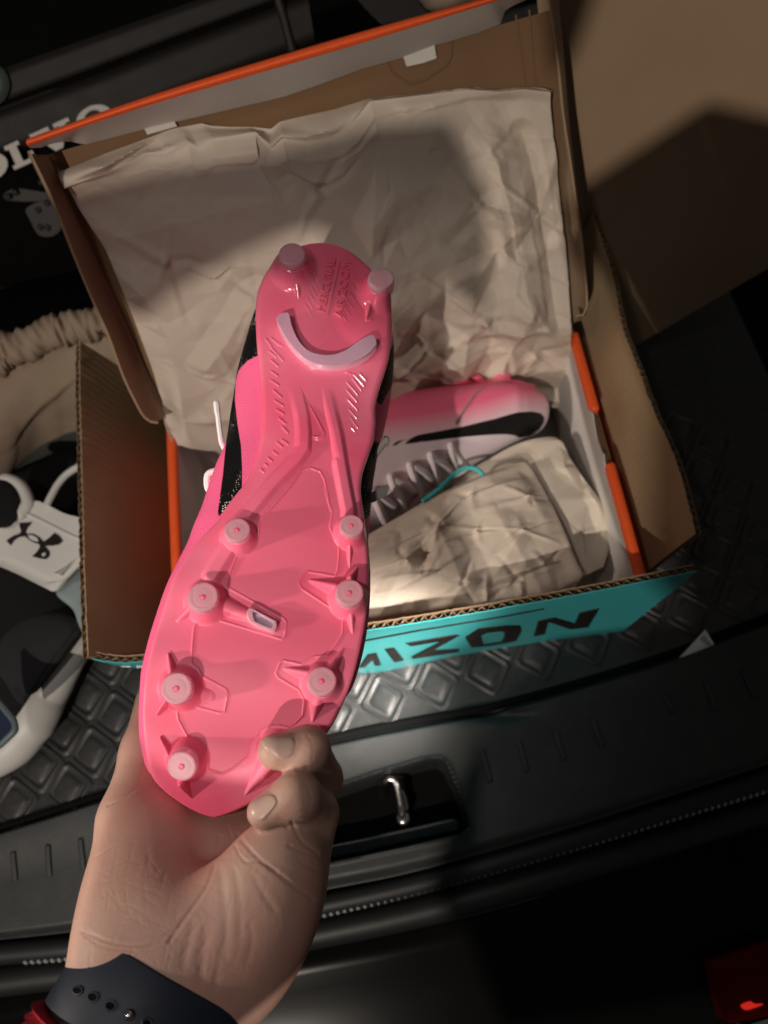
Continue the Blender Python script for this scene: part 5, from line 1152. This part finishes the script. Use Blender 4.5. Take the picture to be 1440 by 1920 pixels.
# creases (position in the palm, width, depth)
cr_ = [([(770, 500), (752, 580), (735, 650), (705, 720), (650, 800), (600, 870), (560, 930)], 9, .0016), ([(1150, 756), (1080, 708), (1010, 655), (940, 600), (880, 540), (840, 490)], 9, .0018), ([(1000, 640), (930, 600), (870, 600), (820, 520), (800, 460)], 7, .0012),
       ([(1205, 590), (1150, 575), (1090, 555), (1050, 535)], 7, .0011), ([(1195, 650), (1140, 628), (1095, 600)], 7, .0010), ([(690, 1090), (695, 980), (712, 880)], 22, .0016), ([(790, 990), (792, 850), (780, 720), (770, 640)], 16, .0013), ([(850, 900), (850, 760), (830, 640)], 14, .0011), ([(990, 800), (950, 740), (905, 660)], 12, .0012), ([(620, 1020), (640, 930), (665, 860)], 16, .0012),
       ([(200, 885), (300, 925), (400, 945), (500, 930), (580, 880)], 8, .0010), ([(215, 905), (300, 950), (420, 965)], 7, .0007), ([(310, 370), (370, 345), (430, 300), (478, 276)], 7, .0009), ([(330, 385), (390, 350), (445, 318)], 5, .0006), ([(290, 640), (380, 600), (460, 560)], 6, .0005), ([(285, 690), (370, 660), (440, 625)], 6, .0005), ([(290, 745), (370, 690), (430, 660)], 6, .0006), ([(300, 590), (280, 680), (290, 745)], 5, .0003), ([(350, 560), (330, 680), (360, 800)], 5, .0004), ([(420, 520), (400, 600), (380, 700), (400, 820)], 5, .0004), ([(480, 560), (460, 680), (470, 800)], 5, .0003), ([(330, 800), (400, 780), (480, 830)], 5, .0004), ([(320, 860), (400, 830), (470, 870)], 5, .0004),
       ([(1062, 440), (1078, 475), (1105, 520), (1170, 570)], 8, .0014), ([(1085, 225), (1130, 240), (1200, 290)], 8, .0012), ([(1010, 425), (1090, 436), (1180, 450)], 7, .0008), ([(1130, 90), (1150, 130), (1145, 190)], 7, .0005), ([(1110, 270), (1140, 330), (1130, 400)], 7, .0005), ([(740, 1130), (760, 1040), (770, 960)], 14, .0009), ([(880, 1010), (900, 930), (890, 860)], 14, .0008)]
dis = np.zeros(len(V)); near = (k3[:, 1] > 30) & (k3[:, 1] < 1290)
for P_, w_, a_ in cr_:
    d = np.full(len(V), 1e9); d[near] = dline(k3[near], resample(P_, 24)); a_ = a_ * (.27 if w_ < 12 else .18); w_ = w_ * (.8 if w_ < 12 else 1); dis -= a_ * np.exp(-(d / w_) ** 2); dis += a_ * .12 * np.exp(-((d - 2.0 * w_) / (1.2 * w_)) ** 2)
rs = np.random.default_rng(3)
for _ in range(90):      # fine random skin lines over the ball of the thumb and the palm
    c_ = A([rs.uniform(230, 980), rs.uniform(520, 1080)]); an = rs.choice([.5, -.9, -1.3]) + rs.normal() * .25; L_ = rs.uniform(25, 70); d_ = A([math.cos(an), math.sin(an)]) * L_
    m_ = near & (np.abs(k3 - c_).max(1) < 90); dis[m_] -= -.0 + .00011 * np.exp(-(dseg(k3[m_], c_ - d_, c_ + d_)[0] / 3.2) ** 2)
# flat seats of the two visible nails
V = V + N * (dis * facing)[:, None]
V = smooth(V, F, 1, .25)
def C2W(V): return CP + V[:, :1] * CR + V[:, 1:2] * CU + V[:, 2:] * CF
hand = thing('person', 'left hand and wrist of a person gripping the toe of the held pink boot', 'person', CP + C2W(h3(600, 900, .31)[None])[0] - CP)
VW = C2W(V); ho = mk('hand', VW, F, M['skin'], hand, None)
bh = bvh_of(ho)
def nail(outline, bulge, name='fingernail'):
    q = resample(K3(outline), 40, True); c = q.mean(0); rr = np.linspace(0, 1, 9)[1:]; qs = [c[None]] + [c + (q - c) * r for r in rr]
    V = [cast(qs[0], bh, bulge)] + [cast(x, bh, bulge * (1 - r ** 6) + .00012 - (.0006 if r == 1 else 0)) for x, r in zip(qs[1:], rr)]
    V = np.vstack(V); k = 40; F = [(0, 1 + j, 1 + (j + 1) % k) for j in range(k)]
    for i in range(len(rr) - 1):
        a_ = 1 + i * k; F += [(a_ + j, a_ + k + j, a_ + k + (j + 1) % k, a_ + (j + 1) % k) for j in range(k)]
    if np.cross(V[1] - V[0], V[2] - V[0]) @ (CP - V[0]) < 0: F = [f[::-1] for f in F]
    return mk(name, V, F, M['nail'], hand, None)
nail([(935, 92), (985, 84), (1035, 82), (1072, 92), (1082, 125), (1070, 165), (1040, 186), (1010, 185), (985, 165), (955, 150), (935, 125)], .0007)
nail([(888, 388), (900, 360), (930, 338), (970, 322), (1000, 330), (1006, 362), (985, 392), (950, 432), (920, 440), (895, 420)], .0007)
# sleeve edge at the bottom left
def wr(x, y, d): return C2W(h3(x, y, d)[None])[0]
wa, wb = wr(600, 1000, .309), wr(250, 1640, .283); wax = norm(wb - wa); wz = norm((CP - wa) - ((CP - wa) @ wax) * wax); wx = np.cross(wax, wz)
def ring(s_, rx, rz, n=72, ph=0.0):
    c = wa + (wb - wa) * s_; a_ = np.linspace(0, 2 * math.pi, n, endpoint=False)[:, None] + ph
    return c + np.cos(a_) * wx * rx + np.sin(a_) * wz * rz
R_ = [ring(s_, .0400 + .0012 * math.sin(s_ * 90), .0285 + .0012 * math.sin(s_ * 90)) for s_ in np.linspace(.62, 1.35, 30)]
R_ = [ring(.62, .0350, .0245)] + R_
G = A(R_); mk('sleeve', G.reshape(-1, 3), gridF(len(R_), 72, True), M['red_knit'], hand, 60)

# ================================================================== WATCH STRAP
wt = thing('watch_strap', 'navy rubber watch strap with round holes and a steel pin around the wrist', 'watch strap', wa + (wb - wa) * .5)
def at_s(pq):           # strap parameter of a K3 pixel along the wrist
    pass
s0_, s1_ = .08, .60; G = []
n_ = 120
for s_, o in [(s0_ + .012, -.002), (s0_ + .003, .0002), (s0_, .0010), (s0_ + .006, .0019), (s0_ + .02, .0022), (.5 * (s0_ + s1_), .0023), (s1_ - .02, .0022), (s1_ - .006, .0019), (s1_, .0010), (s1_ - .012, -.002)]:
    G.append(ring(s_, .0352 + o, .0238 + o, n_))
G = A(G); bo = mk('band', G.reshape(-1, 3), gridF(len(G), n_, True), M['strap'], wt, 50); bb_ = bvh_of(bo)
for x, y, r in [(188, 1128, 19), (250, 1155, 21), (322, 1191, 22), (398, 1228, 22), (472, 1262, 20)]:
    q = K3([(x + r * math.cos(a_), y + r * .92 * math.sin(a_)) for a_ in np.linspace(0, 6.2832, 24, endpoint=False)]); P = cast(q, bb_, .00008); nn_ = norm(CP - P.mean(0))
    inn = P.mean(0) + (P - P.mean(0)) * .86
    V, F = prism(inn + nn_ * .0001, -nn_ * .0002); mk('strap_hole', V, F, M['dark_hole'], wt)
    V, F = tube(np.vstack([P, P[:2]]), .00045, 6, False); mk('hole_rim', V, F, M['strap'], wt)
P = cast(K3([(398, 1228)]), bb_, .0)[0]; nn_ = norm(CP - P); uu = norm(np.cross(nn_, wax)); vv = np.cross(nn_, uu)
V, F = dome([P + .0016 * (math.cos(a_) * uu + math.sin(a_) * vv) for a_ in np.linspace(0, 6.2832, 20, endpoint=False)], nn_, .0026, 5, back=.001); mk('pin', V, F, M['steel'], wt)
